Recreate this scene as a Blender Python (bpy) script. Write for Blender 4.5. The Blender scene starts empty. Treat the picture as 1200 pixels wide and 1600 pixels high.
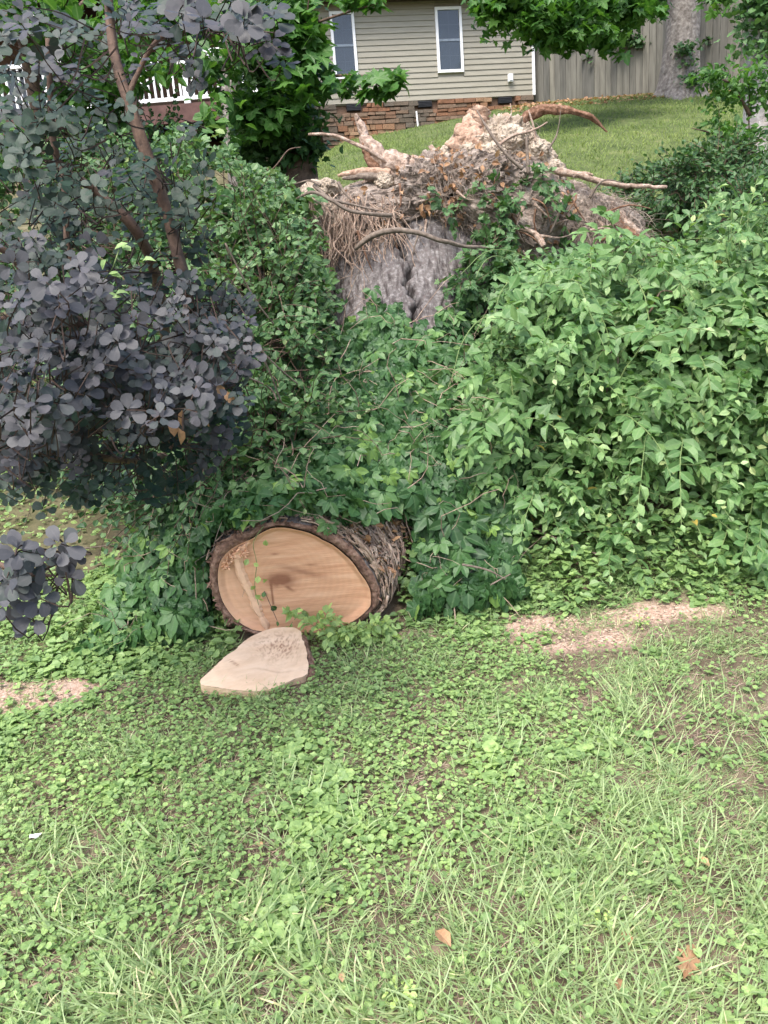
import bpy, math, random
import numpy as np
from mathutils import Vector, Matrix
R = np.random.default_rng(7); random.seed(7)
S = bpy.context.scene; COL = S.collection
# ------------------------------------------------------------------ camera
PITCH = math.radians(16); ROLL = math.radians(4.8); EYE = np.array([0, 0, 1.6]); FPX = 1200.0
_d = np.array([0, math.cos(PITCH), -math.sin(PITCH)]); _r = np.array([1., 0, 0]); _u = np.cross(_r, _d)
CR = math.cos(ROLL)*_r - math.sin(ROLL)*_u; CU = math.cos(ROLL)*_u + math.sin(ROLL)*_r
cam = bpy.data.cameras.new('camera'); camo = bpy.data.objects.new('camera', cam); COL.objects.link(camo)
cam.sensor_fit = 'VERTICAL'; cam.sensor_height = 36; cam.lens = 36*FPX/1600; cam.clip_end = 300; cam.clip_start = 0.05
m = Matrix.Identity(4)
for i in range(3):
    m[i][0], m[i][1], m[i][2], m[i][3] = CR[i], CU[i], -_d[i], EYE[i]
camo.matrix_world = m; S.camera = camo
# ------------------------------------------------------------------ world, sun, exposure
W = bpy.data.worlds.new('World'); S.world = W; W.use_nodes = True
nt = W.node_tree; bg = nt.nodes['Background']; sky = nt.nodes.new('ShaderNodeTexSky')
SUN_EL, SUN_AZ = math.radians(58), math.radians(205)      # azimuth clockwise from +Y
sky.sky_type = 'NISHITA'; sky.sun_disc = False; sky.sun_elevation = SUN_EL; sky.sun_rotation = SUN_AZ
sky.dust_density = 4; sky.air_density = 1.0; sky.ozone_density = 1.0; sky.altitude = 200
nt.links.new(sky.outputs[0], bg.inputs[0]); bg.inputs[1].default_value = 0.15
sl = bpy.data.lights.new('sun', 'SUN'); sl.energy = 1.5; sl.angle = math.radians(24); sl.color = (1, .98, .95)
so = bpy.data.objects.new('sun', sl); COL.objects.link(so)
sd = Vector((math.sin(SUN_AZ)*math.cos(SUN_EL), math.cos(SUN_AZ)*math.cos(SUN_EL), math.sin(SUN_EL)))
so.rotation_euler = sd.to_track_quat('Z', 'Y').to_euler()
S.view_settings.view_transform = 'Standard'; S.view_settings.look = 'None'
S.view_settings.gamma = 1; S.view_settings.use_curve_mapping = False; S.view_settings.exposure = 1.5
S.render.engine = 'CYCLES'; S.cycles.max_bounces = 6; S.cycles.transmission_bounces = 4; S.cycles.transparent_max_bounces = 4

# ------------------------------------------------------------------ helpers
def P(px, py, Y):
    v = _d + CR*(px-600)/FPX + CU*(800-py)/FPX
    return EYE + v*Y/v[1]
def pix(p):
    q = np.asarray(p) - EYE
    z = q @ _d; z = np.where(z < .05, .05, z)
    return 600+FPX*(q @ CR)/z, 800-FPX*(q @ CU)/z, z
def nrm(v):
    v = np.asarray(v, float); n = np.linalg.norm(v, axis=-1, keepdims=True); n[n < 1e-9] = 1; return v/n
def _h(i, s):
    x = np.sin(i[..., 0]*127.1+i[..., 1]*311.7+i[..., 2]*74.7+s*53.3)*43758.5453
    return x-np.floor(x)
def vn(p, s=0):
    p = np.asarray(p, float); i = np.floor(p); f = p-i; f = f*f*(3-2*f); r = 0
    for a in (0, 1):
        for b in (0, 1):
            for c in (0, 1):
                w = (f[..., 0] if a else 1-f[..., 0])*(f[..., 1] if b else 1-f[..., 1])*(f[..., 2] if c else 1-f[..., 2])
                r = r+w*_h(i+np.array([a, b, c]), s)
    return r
def fbm(p, o=4, s=0):
    p = np.asarray(p, float); r = 0; a = .5; t = 0
    for k in range(o):
        r = r+a*vn(p*2**k+k*7.3, s+k); t += a; a *= .5
    return r/t
def n2(x, y, f, o=3, s=0):
    return fbm(np.stack([np.asarray(x)*f, np.asarray(y)*f, np.zeros_like(np.asarray(x, float))+s*3.7], -1), o, s)
def ss(a, b, x):
    t = np.clip((x-a)/(b-a), 0, 1); return t*t*(3-2*t)
PY = [-10, 0, 3.3, 4, 5, 6, 7.5, 9, 12, 16, 19, 30, 60]
PZ = [-.2, 0, .0, .22, .62, 1.15, 1.85, 2.45, 3.5, 4.75, 5.3, 6.2, 7.5]
LY = [-10, 0, 3.3, 5, 8, 12, 18, 30, 60]
LZ = [-.2, 0, 0, .2, .9, 2.6, 4.6, 5.8, 7]
def H0(x, y):
    c = np.interp(y, PY, PZ); l = np.interp(y, LY, LZ); t = ss(-1.7, -.7, x-.05*(y-4))
    z = l*(1-t)+c*t
    return z-.12*np.clip(3.5-x, 0, 4.3)*ss(10, 18, y)*t
def H(x, y):
    x = np.asarray(x, float); y = np.asarray(y, float)
    z = (H0(x, y)+H0(x, y-.25)+H0(x, y+.25)+H0(x-.2, y)+H0(x+.2, y))/5
    return z+.05*(n2(x, y, .9, 2, 1)-.5)+.03*(n2(x, y, 4, 2, 2)-.5)

class MB:
    def __init__(s): s.V = []; s.F = []; s.C = []; s.M = []; s.n = 0
    def add(s, V, F, col=None, mat=0):
        V = np.asarray(V, float).reshape(-1, 3); F = np.asarray(F, int)
        if len(F) == 0: return s
        s.V.append(V); s.F.append(F+s.n); s.M.append(mat)
        if col is None: col = np.zeros((len(V), 3))
        col = np.broadcast_to(np.asarray(col, float), (len(V), 3)); s.C.append(col); s.n += len(V); return s
    def mesh(s, name, mats, smooth=False, off=(0, 0, 0)):
        me = bpy.data.meshes.new(name); V = np.concatenate(s.V)-np.asarray(off, float)
        me.vertices.add(len(V)); me.vertices.foreach_set('co', V.astype(np.float32).ravel())
        nl = sum(f.size for f in s.F); npoly = sum(len(f) for f in s.F)
        me.loops.add(nl); me.polygons.add(npoly)
        me.loops.foreach_set('vertex_index', np.concatenate([f.ravel() for f in s.F]).astype(np.int32))
        st = []; mi = []; k = 0
        for f, mt in zip(s.F, s.M):
            w = f.shape[1]; st.append(k+np.arange(len(f))*w); k += f.size; mi.append(np.full(len(f), mt))
        me.polygons.foreach_set('loop_start', np.concatenate(st).astype(np.int32))
        me.polygons.foreach_set('material_index', np.concatenate(mi).astype(np.int32))
        me.polygons.foreach_set('use_smooth', np.full(npoly, bool(smooth)))
        for mm in (mats if isinstance(mats, (list, tuple)) else [mats]): me.materials.append(mm)
        a = me.color_attributes.new(name='lf', type='FLOAT_COLOR', domain='POINT')
        C = np.concatenate(s.C); C = np.concatenate([C, np.ones((len(C), 1))], 1)
        a.data.foreach_set('color', C.astype(np.float32).ravel())
        me.update(calc_edges=True); return me
def tag(o, label=None, cat=None, group=None, kind=None):
    if label: o['label'] = label
    if cat: o['category'] = cat
    if group: o['group'] = group
    if kind: o['kind'] = kind
    return o
def thing(name, loc, label, cat, group=None):
    o = bpy.data.objects.new(name, None); COL.objects.link(o); o.location = tuple(float(v) for v in loc)
    o.empty_display_size = .1; return tag(o, label, cat, group)
def root_loc(p):
    v = Vector((0, 0, 0))
    while p is not None: v += p.location; p = p.parent
    return np.array(v)
def put(name, mb, mats, parent=None, smooth=False, loc=None, kind=None, label=None):
    """mb is in world coordinates; the object sits at loc (world) under parent"""
    base = root_loc(parent) if parent is not None else np.zeros(3)
    if loc is None:
        loc = base if parent is not None else np.concatenate(mb.V).mean(0)*np.array([1, 1, 0])+np.array([0, 0, np.concatenate(mb.V)[:, 2].min()])
    o = bpy.data.objects.new(name, mb.mesh(name, mats, smooth, loc)); COL.objects.link(o)
    o.parent = parent; o.location = tuple(np.asarray(loc)-base)
    if kind: o['kind'] = kind
    if label: o['label'] = label
    return o
BF = np.array([[0, 3, 2, 1], [4, 5, 6, 7], [0, 1, 5, 4], [1, 2, 6, 5], [2, 3, 7, 6], [3, 0, 4, 7]])
def box(mb, lo, hi, mat=0, col=None, jit=0, fr=None):
    (a, b, c), (d, e, f) = lo, hi
    V = np.array([[a, b, c], [d, b, c], [d, e, c], [a, e, c], [a, b, f], [d, b, f], [d, e, f], [a, e, f]], float)
    if jit: V = V+R.uniform(-jit, jit, V.shape)
    if fr is not None: V = fr(V)
    return mb.add(V, BF, col, mat)
def tubes(mb, Pn, Rn, sides=5, mat=0, col=None, cap=True, rough=0, seed=0):
    """Pn (n,K,3) paths, Rn (n,K) radii"""
    Pn = np.asarray(Pn, float); Rn = np.asarray(Rn, float)
    if Pn.ndim == 2: Pn = Pn[None]
    n, K, _ = Pn.shape; Rn = Rn.reshape(-1, K)*np.ones((n, 1))
    T = nrm(np.gradient(Pn, axis=1)); ref = np.where(np.abs(T[:, :1, 2:3]) > .8, [[[1., 0, 0]]], [[[0, 0, 1.]]])
    X = nrm(np.cross(T, np.broadcast_to(ref, T.shape))); Y = np.cross(T, X)
    a = np.arange(sides)*2*math.pi/sides
    V = Pn[:, :, None]+Rn[:, :, None, None]*(X[:, :, None]*np.cos(a)[None, None, :, None]+Y[:, :, None]*np.sin(a)[None, None, :, None])
    if rough:
        q = (fbm(V*14, 3, seed)-.5)*1.6*rough
        tt_ = np.arange(K)[None, :, None]*.22; ca = np.cos(a)[None, None]*1.7+0*tt_; sa = np.sin(a)[None, None]*1.7+0*tt_
        q = q-.5*rough+(1-np.abs(2*fbm(np.stack([ca+0*q, sa+0*q, tt_+0*q+seed % 17], -1), 3, seed % 7)-1)*2.5)*.8*rough
        V = V+q[..., None]*(V-Pn[:, :, None])
    i = np.arange(n)[:, None, None]*K*sides; k = np.arange(K-1)[None, :, None]*sides; s = np.arange(sides)[None, None]; s2 = (s+1) % sides
    F = np.stack([i+k+s, i+k+s2, i+k+sides+s2, i+k+sides+s], -1).reshape(-1, 4)
    t = np.broadcast_to(np.linspace(0, 1, K)[None, :, None], (n, K, sides)).ravel()
    c = np.stack([np.full(t.size, .5 if col is None else col), t, t], -1)
    mb.add(V, F, c, mat)
    if cap:
        e = (np.arange(n)[:, None]*K*sides+(K-1)*sides+np.arange(sides)[None]); b = np.arange(n)[:, None]*K*sides+np.arange(sides)[::-1][None]
        mb.F.append(np.concatenate([e, b])+mb.n-len(V.reshape(-1, 3))); mb.M.append(mat)
    return mb
def spline(pts, n):
    pts = np.asarray(pts, float); t = np.linspace(0, len(pts)-1, n); out = []
    for u in t:
        i = min(int(u), len(pts)-2); f = u-i
        p0, p1, p2, p3 = pts[max(i-1, 0)], pts[i], pts[i+1], pts[min(i+2, len(pts)-1)]
        out.append(.5*((2*p1)+(-p0+p2)*f+(2*p0-5*p1+4*p2-p3)*f*f+(-p0+3*p1-3*p2+p3)*f**3))
    return np.array(out)
def pxpath(pts, n):            # pts: (px,py,Y)
    return spline([P(*p) for p in pts], n)

# ------------------------------------------------------------------ materials
def mat(name): 
    m = bpy.data.materials.new(name); m.use_nodes = True; t = m.node_tree
    return m, t, t.nodes['Principled BSDF'], t.nodes, t.links
def c4(c): return (c[0], c[1], c[2], 1)
def ramp(N, stops):
    r = N.new('ShaderNodeValToRGB'); e = r.color_ramp.elements
    while len(e) < len(stops): e.new(.5)
    for q, (p, c) in zip(e, stops): q.position = p; q.color = c4(c)
    return r
def noise(N, L, scale, detail=4, rough=.6, co='Object', stretch=None, dist=0):
    tc = N.new('ShaderNodeTexCoord'); n = N.new('ShaderNodeTexNoise'); n.inputs['Scale'].default_value = scale
    n.inputs['Detail'].default_value = detail; n.inputs['Roughness'].default_value = rough; n.inputs['Distortion'].default_value = dist
    if stretch:
        mp = N.new('ShaderNodeMapping'); mp.inputs['Scale'].default_value = stretch; L.new(tc.outputs[co], mp.inputs[0]); L.new(mp.outputs[0], n.inputs[0])
    else: L.new(tc.outputs[co], n.inputs[0])
    return n
def mixc(N, L, fac, a, b, mode='MIX'):
    m = N.new('ShaderNodeMix'); m.data_type = 'RGBA'; m.blend_type = mode
    for s, v in ((0, fac), (6, a), (7, b)):
        if isinstance(v, (int, float)): m.inputs[s].default_value = v
        elif isinstance(v, tuple): m.inputs[s].default_value = c4(v)
        else: L.new(v, m.inputs[s])
    return m.outputs[2]
def bump(N, L, h, b, strength=.5, dist=.01):
    k = N.new('ShaderNodeBump'); k.inputs['Strength'].default_value = strength; k.inputs['Distance'].default_value = dist
    L.new(h, k.inputs['Height']); L.new(k.outputs[0], b.inputs['Normal'])
def simple(name, stops, scale=8, rough=.8, bmp=.4, bd=.01, stretch=None, detail=6, spec=.3, second=None):
    m, t, b, N, L = mat(name); n = noise(N, L, scale, detail, .65, stretch=stretch); r = ramp(N, stops); L.new(n.outputs[0], r.inputs[0])
    c = r.outputs[0]
    if second:
        n2_ = noise(N, L, second[0], 3); r2 = ramp(N, [(.42, (0, 0, 0)), (.62, (1, 1, 1))]); L.new(n2_.outputs[0], r2.inputs[0]); c = mixc(N, L, r2.outputs[0], c, second[1])
    L.new(c, b.inputs['Base Color']); b.inputs['Roughness'].default_value = rough; b.inputs['Specular IOR Level'].default_value = spec
    if bmp: bump(N, L, n.outputs[0], b, bmp, bd)
    return m
def leafmat(name, stops, vein=(.2, .3, .12), rough=.45, tr=.3, spec=.45, veinamt=.5, back=1.25, mott=.25):
    m, t, b, N, L = mat(name); a = N.new('ShaderNodeAttribute'); a.attribute_name = 'lf'; s = N.new('ShaderNodeSeparateColor'); L.new(a.outputs[0], s.inputs[0])
    r = ramp(N, stops); L.new(s.outputs[0], r.inputs[0])
    n = noise(N, L, 45, 3); nr = ramp(N, [(.3, (1-mott, 1-mott*.8, 1-mott)), (.7, (1+mott*1.3, 1+mott, 1+mott*.6))]); L.new(n.outputs[0], nr.inputs[0])
    c = mixc(N, L, 1.0, r.outputs[0], nr.outputs[0], 'MULTIPLY')
    vr = ramp(N, [(0, (veinamt,)*3), (.22, (0, 0, 0))]); L.new(s.outputs[1], vr.inputs[0]); c = mixc(N, L, vr.outputs[0], c, vein)
    g = N.new('ShaderNodeNewGeometry'); bk = mixc(N, L, 1.0, c, (back, back, back), 'MULTIPLY'); c = mixc(N, L, g.outputs['Backfacing'], c, bk)
    L.new(c, b.inputs['Base Color']); b.inputs['Roughness'].default_value = rough; b.inputs['Specular IOR Level'].default_value = spec
    tl = N.new('ShaderNodeBsdfTranslucent'); tc = mixc(N, L, 1.0, c, (1.25, 1.25, .6), 'MULTIPLY'); L.new(tc, tl.inputs[0])
    mx = N.new('ShaderNodeMixShader'); mx.inputs[0].default_value = tr; L.new(b.outputs[0], mx.inputs[1]); L.new(tl.outputs[0], mx.inputs[2])
    L.new(mx.outputs[0], N['Material Output'].inputs[0]); return m
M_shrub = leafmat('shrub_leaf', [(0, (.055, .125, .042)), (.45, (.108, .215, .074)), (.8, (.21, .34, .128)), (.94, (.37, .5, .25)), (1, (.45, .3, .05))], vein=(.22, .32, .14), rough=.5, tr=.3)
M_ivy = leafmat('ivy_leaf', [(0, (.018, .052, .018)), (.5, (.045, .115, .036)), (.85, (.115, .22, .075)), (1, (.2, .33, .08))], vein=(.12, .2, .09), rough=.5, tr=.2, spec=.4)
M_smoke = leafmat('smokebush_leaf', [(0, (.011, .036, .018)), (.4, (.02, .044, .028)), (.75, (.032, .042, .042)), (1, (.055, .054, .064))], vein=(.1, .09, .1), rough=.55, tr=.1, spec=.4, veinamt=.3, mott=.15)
M_thick = leafmat('thicket_leaf', [(0, (.022, .065, .022)), (.5, (.06, .135, .045)), (.85, (.15, .25, .11)), (1, (.3, .38, .16))], rough=.5, tr=.25, spec=.4)
M_tree = leafmat('tree_leaf', [(0, (.025, .08, .015)), (.5, (.06, .16, .03)), (.85, (.12, .25, .05)), (1, (.22, .33, .06))], rough=.5, tr=.38)
M_far = leafmat('far_leaf', [(0, (.015, .045, .02)), (.5, (.035, .09, .03)), (.85, (.07, .14, .05)), (1, (.14, .22, .06))], rough=.55, tr=.3)
M_grass = leafmat('grass_blade', [(0, (.155, .235, .1)), (.5, (.27, .36, .17)), (.85, (.39, .475, .265)), (.93, (.44, .46, .26)), (1, (.56, .49, .34))], vein=(.2, .3, .12), rough=.5, tr=.3, veinamt=.3)
M_clover = leafmat('clover_leaf', [(0, (.115, .2, .075)), (.5, (.22, .335, .122)), (.85, (.335, .465, .175)), (1, (.44, .56, .18))], vein=(.2, .32, .12), rough=.5, tr=.28, veinamt=.3)
M_lawn = leafmat('lawn_blade', [(0, (.08, .125, .03)), (.5, (.13, .19, .045)), (1, (.23, .28, .08))], rough=.6, tr=.3, veinamt=0)
M_dead = leafmat('dead_leaf', [(0, (.12, .06, .03)), (.5, (.28, .15, .08)), (1, (.48, .3, .18))], vein=(.4, .25, .15), rough=.7, tr=.15)
M_bark = simple('grey_bark', [(.3, (.09, .075, .065)), (.5, (.21, .185, .165)), (.7, (.37, .34, .31))], 16, .9, .9, .02, detail=9)
M_logbark = simple('furrowed_bark', [(.3, (.11, .085, .08)), (.5, (.14, .125, .118)), (.68, (.29, .268, .255))], 34, .85, 1.0, .03, detail=10)
def with_dark(m, col):
    t = m.node_tree; b = t.nodes['Principled BSDF']; src = b.inputs['Base Color'].links[0].from_socket
    a = t.nodes.new('ShaderNodeAttribute'); a.attribute_name = 'lf'; s_ = t.nodes.new('ShaderNodeSeparateColor'); t.links.new(a.outputs[0], s_.inputs[0])
    t.links.new(mixc(t.nodes, t.links, s_.outputs[0], src, col), b.inputs['Base Color'])
t = M_logbark.node_tree; b = t.nodes['Principled BSDF']; src = b.inputs['Base Color'].links[0].from_socket; nk = noise(t.nodes, t.links, 1, 8, .62, stretch=(30, 6, 9), dist=.4)
rk = ramp(t.nodes, [(.36, (.3, .27, .27)), (.5, (.95, .95, .95)), (.7, (1.15, 1.15, 1.17))]); t.links.new(nk.outputs[0], rk.inputs[0]); t.links.new(mixc(t.nodes, t.links, 1.0, src, rk.outputs[0], 'MULTIPLY'), b.inputs['Base Color']); bump(t.nodes, t.links, nk.outputs[0], b, .7, .02); with_dark(M_logbark, (.012, .009, .008))
M_rimbark = simple('inner_bark', [(.3, (.06, .03, .022)), (.5, (.2, .115, .08)), (.7, (.38, .25, .185))], 30, .85, .9, .02)
M_stem = simple('brown_stem', [(.3, (.06, .04, .03)), (.6, (.14, .09, .065)), (.8, (.22, .16, .12))], 30, .8, .6, .01)
M_twig = simple('grey_twig', [(.3, (.08, .06, .045)), (.7, (.24, .19, .15))], 40, .8, .3, .01)
M_green = simple('green_stem', [(.3, (.1, .16, .05)), (.7, (.2, .26, .1))], 30, .7, 0)
M_vine = simple('dry_vine', [(.3, (.16, .105, .075)), (.5, (.31, .22, .165)), (.7, (.5, .4, .31))], 25, .85, .6, .01)
M_root = simple('bare_root', [(.3, (.15, .1, .07)), (.5, (.36, .26, .2)), (.7, (.56, .46, .38))], 30, .88, 1, .02, detail=9)
M_rroot = simple('red_root', [(.3, (.07, .035, .02)), (.5, (.19, .1, .06)), (.7, (.36, .22, .15))], 34, .9, 1, .02, detail=9)
M_stub = simple('pale_stub', [(.3, (.2, .115, .075)), (.5, (.41, .27, .19)), (.75, (.57, .43, .33))], 26, .85, 1, .02, detail=9)
M_dirt = simple('root_dirt', [(.3, (.1, .08, .065)), (.5, (.25, .2, .165)), (.7, (.47, .4, .34))], 9, .95, 1, .04, detail=12)
M_clay = simple('pale_clay', [(.3, (.19, .145, .105)), (.5, (.4, .33, .255)), (.7, (.58, .5, .4))], 8, .95, 1, .04, detail=12)
M_fine = simple('fine_root', [(.3, (.15, .115, .09)), (.7, (.44, .36, .29))], 12, .9, 0)
# ground
M_ground, t, b, N, L = mat('soil')
n = noise(N, L, 5, 10, .7); r = ramp(N, [(.3, (.06, .045, .03)), (.55, (.15, .115, .08)), (.75, (.3, .24, .17))]); L.new(n.outputs[0], r.inputs[0])
a = N.new('ShaderNodeAttribute'); a.attribute_name = 'lf'; s = N.new('ShaderNodeSeparateColor'); L.new(a.outputs[0], s.inputs[0])
nf = noise(N, L, 60, 4); rs = ramp(N, [(.3, (.2, .125, .09)), (.5, (.38, .265, .2)), (.72, (.55, .42, .34))]); L.new(nf.outputs[0], rs.inputs[0])
c = mixc(N, L, s.outputs[0], r.outputs[0], rs.outputs[0])
gl = ramp(N, [(.3, (.05, .075, .025)), (.6, (.11, .14, .05)), (.75, (.2, .19, .09))]); n3 = noise(N, L, 3, 8); L.new(n3.outputs[0], gl.inputs[0])
c = mixc(N, L, s.outputs[1], c, gl.outputs[0])
L.new(c, b.inputs['Base Color']); b.inputs['Roughness'].default_value = .95; b.inputs['Specular IOR Level'].default_value = .1
bump(N, L, nf.outputs[0], b, .6, .01)

# ------------------------------------------------------------------ ground
def saw(x, y):
    def e(cx, cy, rx, ry): return np.exp(-(((x-cx)/rx)**2+((y-cy)/ry)**2))
    g = e(1.25, 3.34, .5, .13)+.95*e(.55, 3.29, .52, .12)+.6*e(.55, 3.08, .25, .07)+2.1*e(-1.75, 3.07, .52, .16)+.75*e(1.0, 3.12, .35, .08)+.6*e(-.3, 3.3, .35, .05)
    return np.clip((g-.55+1.6*(n2(x, y, 7, 4, 5)-.5))*2.0, 0, 1)
def bare(x, y):
    return .85*ss(.7, .8, n2(x, y, 2.6, 3, 9)+.3*np.exp(-(((x+.42)/.26)**2+((y-1.98)/.12)**2))+.22*np.exp(-(((x-1.0)/.2)**2+((y-2.3)/.1)**2))+.08*np.exp(-(((x-.9)/.5)**2+((y-2.95)/.1)**2)))
xs = np.unique(np.round(np.concatenate([np.linspace(-45, -6, 30), np.linspace(-6, -2.2, 40), np.linspace(-2.2, 2.4, 130), np.linspace(2.4, 8, 60), np.linspace(8, 45, 30)]), 4))
ys = np.unique(np.round(np.concatenate([np.linspace(-12, .8, 16), np.linspace(.8, 4.2, 110), np.linspace(4.2, 20, 110), np.linspace(20, 70, 26)]), 4))
X, Y = np.meshgrid(xs, ys); Z = H(X, Y)+.02*(n2(X, Y, 12, 3, 4)-.5)
sw = saw(X, Y); Z = Z+.012*sw
lawn = ss(7, 9, Y)*ss(-2.2, -1.0, X-.02*Y)+.35*ss(-1.5, -2, X)*ss(3.5, 4.5, Y)
i = np.arange(len(ys)-1)[:, None]*len(xs)+np.arange(len(xs)-1)[None]
F = np.stack([i, i+1, i+1+len(xs), i+len(xs)], -1).reshape(-1, 4)
gm = MB(); gm.add(np.stack([X, Y, Z], -1), F, np.stack([sw, np.clip(lawn, 0, .92), 0*sw], -1).reshape(-1, 3))
g = put('ground', gm, M_ground, smooth=True, loc=(0, 0, 0)); tag(g, 'sloping ground of soil, sawdust patches and yard beneath the grass', kind='structure')
# ------------------------------------------------------------------ leaf templates: V (length along +Y, 0..1), F tri, U=(across, along)
def t_blade(prof, fold=.12, curl=.15, wave=0, n=None):
    n = len(prof)-1; V = []; U = []; F = []
    for k, w in enumerate(prof):
        y = k/n; z = -curl*y*y+.5*curl*y
        V.append((0, y, z)); U.append((0, y))
        if 0 < k < n:
            q = wave*(1 if k % 2 else -1)
            V.append((-w, y+.02, z+fold*w*2+q)); V.append((w, y+.02, z+fold*w*2-q)); U += [(1, y), (1, y)]
    idx = lambda k: (0, None, None) if k == 0 else ((1+3*(k-1), 2+3*(k-1), 3+3*(k-1)) if k < n else (1+3*(n-1), None, None))
    for k in range(n):
        a, al, ar = idx(k); c, cl, cr_ = idx(k+1)
        if al is None: F += [(a, c, cl), (a, cr_, c)]
        elif cl is None: F += [(a, c, al), (a, ar, c)]
        else: F += [(a, c, al), (al, c, cl), (a, ar, c), (ar, cr_, c)]
    return np.array(V, float), np.array(F), np.array(U, float)
def t_fan(outline, center, cup=.1, drop=.15):
    O = np.array(outline, float); C0 = np.array(center, float); n = len(O)
    rr = np.linalg.norm(O-C0, axis=1); z = cup*rr*rr*np.where(np.arange(n) % 2, 1, -.2)-drop*O[:, 1]**2
    V = np.concatenate([[[C0[0], C0[1], -drop*C0[1]**2]], np.column_stack([O, z])])
    F = [(0, 1+k, 1+(k+1) % n) for k in range(n)]
    ang = np.abs(O[:, 0])/(np.abs(O[:, 0]).max()+1e-6)
    return V, np.array(F), np.concatenate([[[0, .4]], np.column_stack([np.clip(.25+ang, 0, 1), np.clip(O[:, 1], 0, 1)])])
def sym(right):                         # right-hand outline from base to tip
    r = [(x, y) for x, y in right]; l = [(-x, y) for x, y in right[::-1] if x > 1e-6]
    return r+l
T_OV = [t_blade([0, .27, .23, 0], .14, .25), t_blade([0, .24, .21, 0], .3, .5), t_blade([0, .29, .22, 0], .05, .1, .02)]
T_CARD = [t_blade([0, .3, 0], .2, .2)]
T_ROUND = [t_blade([0, .36, .35, 0], .1, .12), t_blade([0, .33, .32, 0], .22, .3)]
T_OBOV = [t_fan([(0, 0), (.12, .16), (.31, .4), (.38, .66), (.28, .92), (0, 1.0), (-.28, .92), (-.38, .66), (-.31, .4), (-.12, .16)], (0, .55), .06, .08),
          t_fan([(0, 0), (.1, .16), (.28, .42), (.35, .68), (.24, .93), (0, 1.0), (-.24, .93), (-.35, .68), (-.28, .42), (-.1, .16)], (0, .55), .15, .2)]
T_IVY = [t_fan(sym([(0, .08), (.3, -.02), (.5, .12), (.42, .34), (.46, .58), (.2, .62), (0, 1.0)]), (0, .35), .25, .15),
         t_fan(sym([(0, .05), (.28, -.05), (.42, .15), (.4, .45), (.22, .75), (0, .95)]), (0, .35), .2, .3),
         t_fan(sym([(0, .1), (.22, .0), (.36, .2), (.3, .55), (0, 1.0)]), (0, .35), .3, .2)]
T_STAR = [t_fan(sym([(0, .12), (.18, 0), (.5, -.02), (.32, .25), (.62, .5), (.28, .48), (.24, .68), (0, 1.0)]), (0, .3), .2, .25),
          t_fan(sym([(0, .12), (.2, 0), (.52, .05), (.34, .3), (.5, .7), (.2, .6), (0, 1.05)]), (0, .3), .3, .1)]
T_CLOV = [t_fan([(0, 0), (.38, .12), (.5, .55), (.2, .98), (-.22, .95), (-.5, .55), (-.36, .1)], (0, .45), .25, .05),
          t_fan([(0, .1), (.35, 0), (.5, .35), (.3, .8), (0, 1), (-.33, .8), (-.5, .35), (-.33, 0)], (0, .45), .35, .2)]
def t_strip(w, segs, bend):
    V = []; U = []; F = []
    for k in range(segs+1):
        t = k/segs; y = math.sin(bend*t)/bend; z = -(1-math.cos(bend*t))/bend
        if k == segs: V.append((0, y, z)); U.append((.5, 1))
        else: V += [(-w*(1-t*.5), y, z), (w*(1-t*.5), y, z)]; U += [(1, t), (.2, t)]
    for k in range(segs-1): a = 2*k; F += [(a, a+1, a+3), (a, a+3, a+2)]
    a = 2*(segs-1); F.append((a, a+1, a+2)); return np.array(V, float), np.array(F), np.array(U, float)
T_GRASS = [t_strip(.024, 2, .5), t_strip(.018, 2, 1.1), t_strip(.028, 3, 1.9)]
T_TUFT = [t_strip(.08, 1, .5), t_strip(.07, 2, 1.3)]

def frames(D, Nn):
    y = nrm(D); x = nrm(np.cross(y, Nn)); z = np.cross(x, y); return np.stack([x, y, z], -1)
def place(mb, tpls, T, D, Nn, s, tint, matid=0, var=None):
    T = np.asarray(T, float); n = len(T)
    if n == 0: return mb
    A = frames(D, Nn)*np.asarray(s, float).reshape(-1, 1, 1)*np.ones((n, 1, 1)); var = R.integers(0, len(tpls), n) if var is None else var
    tint = np.broadcast_to(np.asarray(tint, float), (n,))
    for v, (V, F, U) in enumerate(tpls):
        q = np.where(var == v)[0]
        if len(q) == 0: continue
        W_ = np.einsum('nij,kj->nki', A[q], V)+T[q][:, None]
        FF = (F[None]+np.arange(len(q))[:, None, None]*len(V)).reshape(-1, 3)
        c = np.concatenate([np.broadcast_to(tint[q][:, None, None], (len(q), len(V), 1)), np.broadcast_to(U[None], (len(q), len(V), 2))], 2).reshape(-1, 3)
        mb.add(W_.reshape(-1, 3), FF, c, matid)
    return mb
LEAFMESH = {}
def leafmesh(key, tpl, mt, bin_):
    k = (key, id(tpl[0]), bin_)
    if k not in LEAFMESH:
        V, F, U = tpl; mb = MB(); mb.add(V, F, np.column_stack([np.full(len(V), (bin_+.5)/8), U])); LEAFMESH[k] = mb.mesh('leaf', mt, key.startswith('smoke'))
    return LEAFMESH[k]
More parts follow.
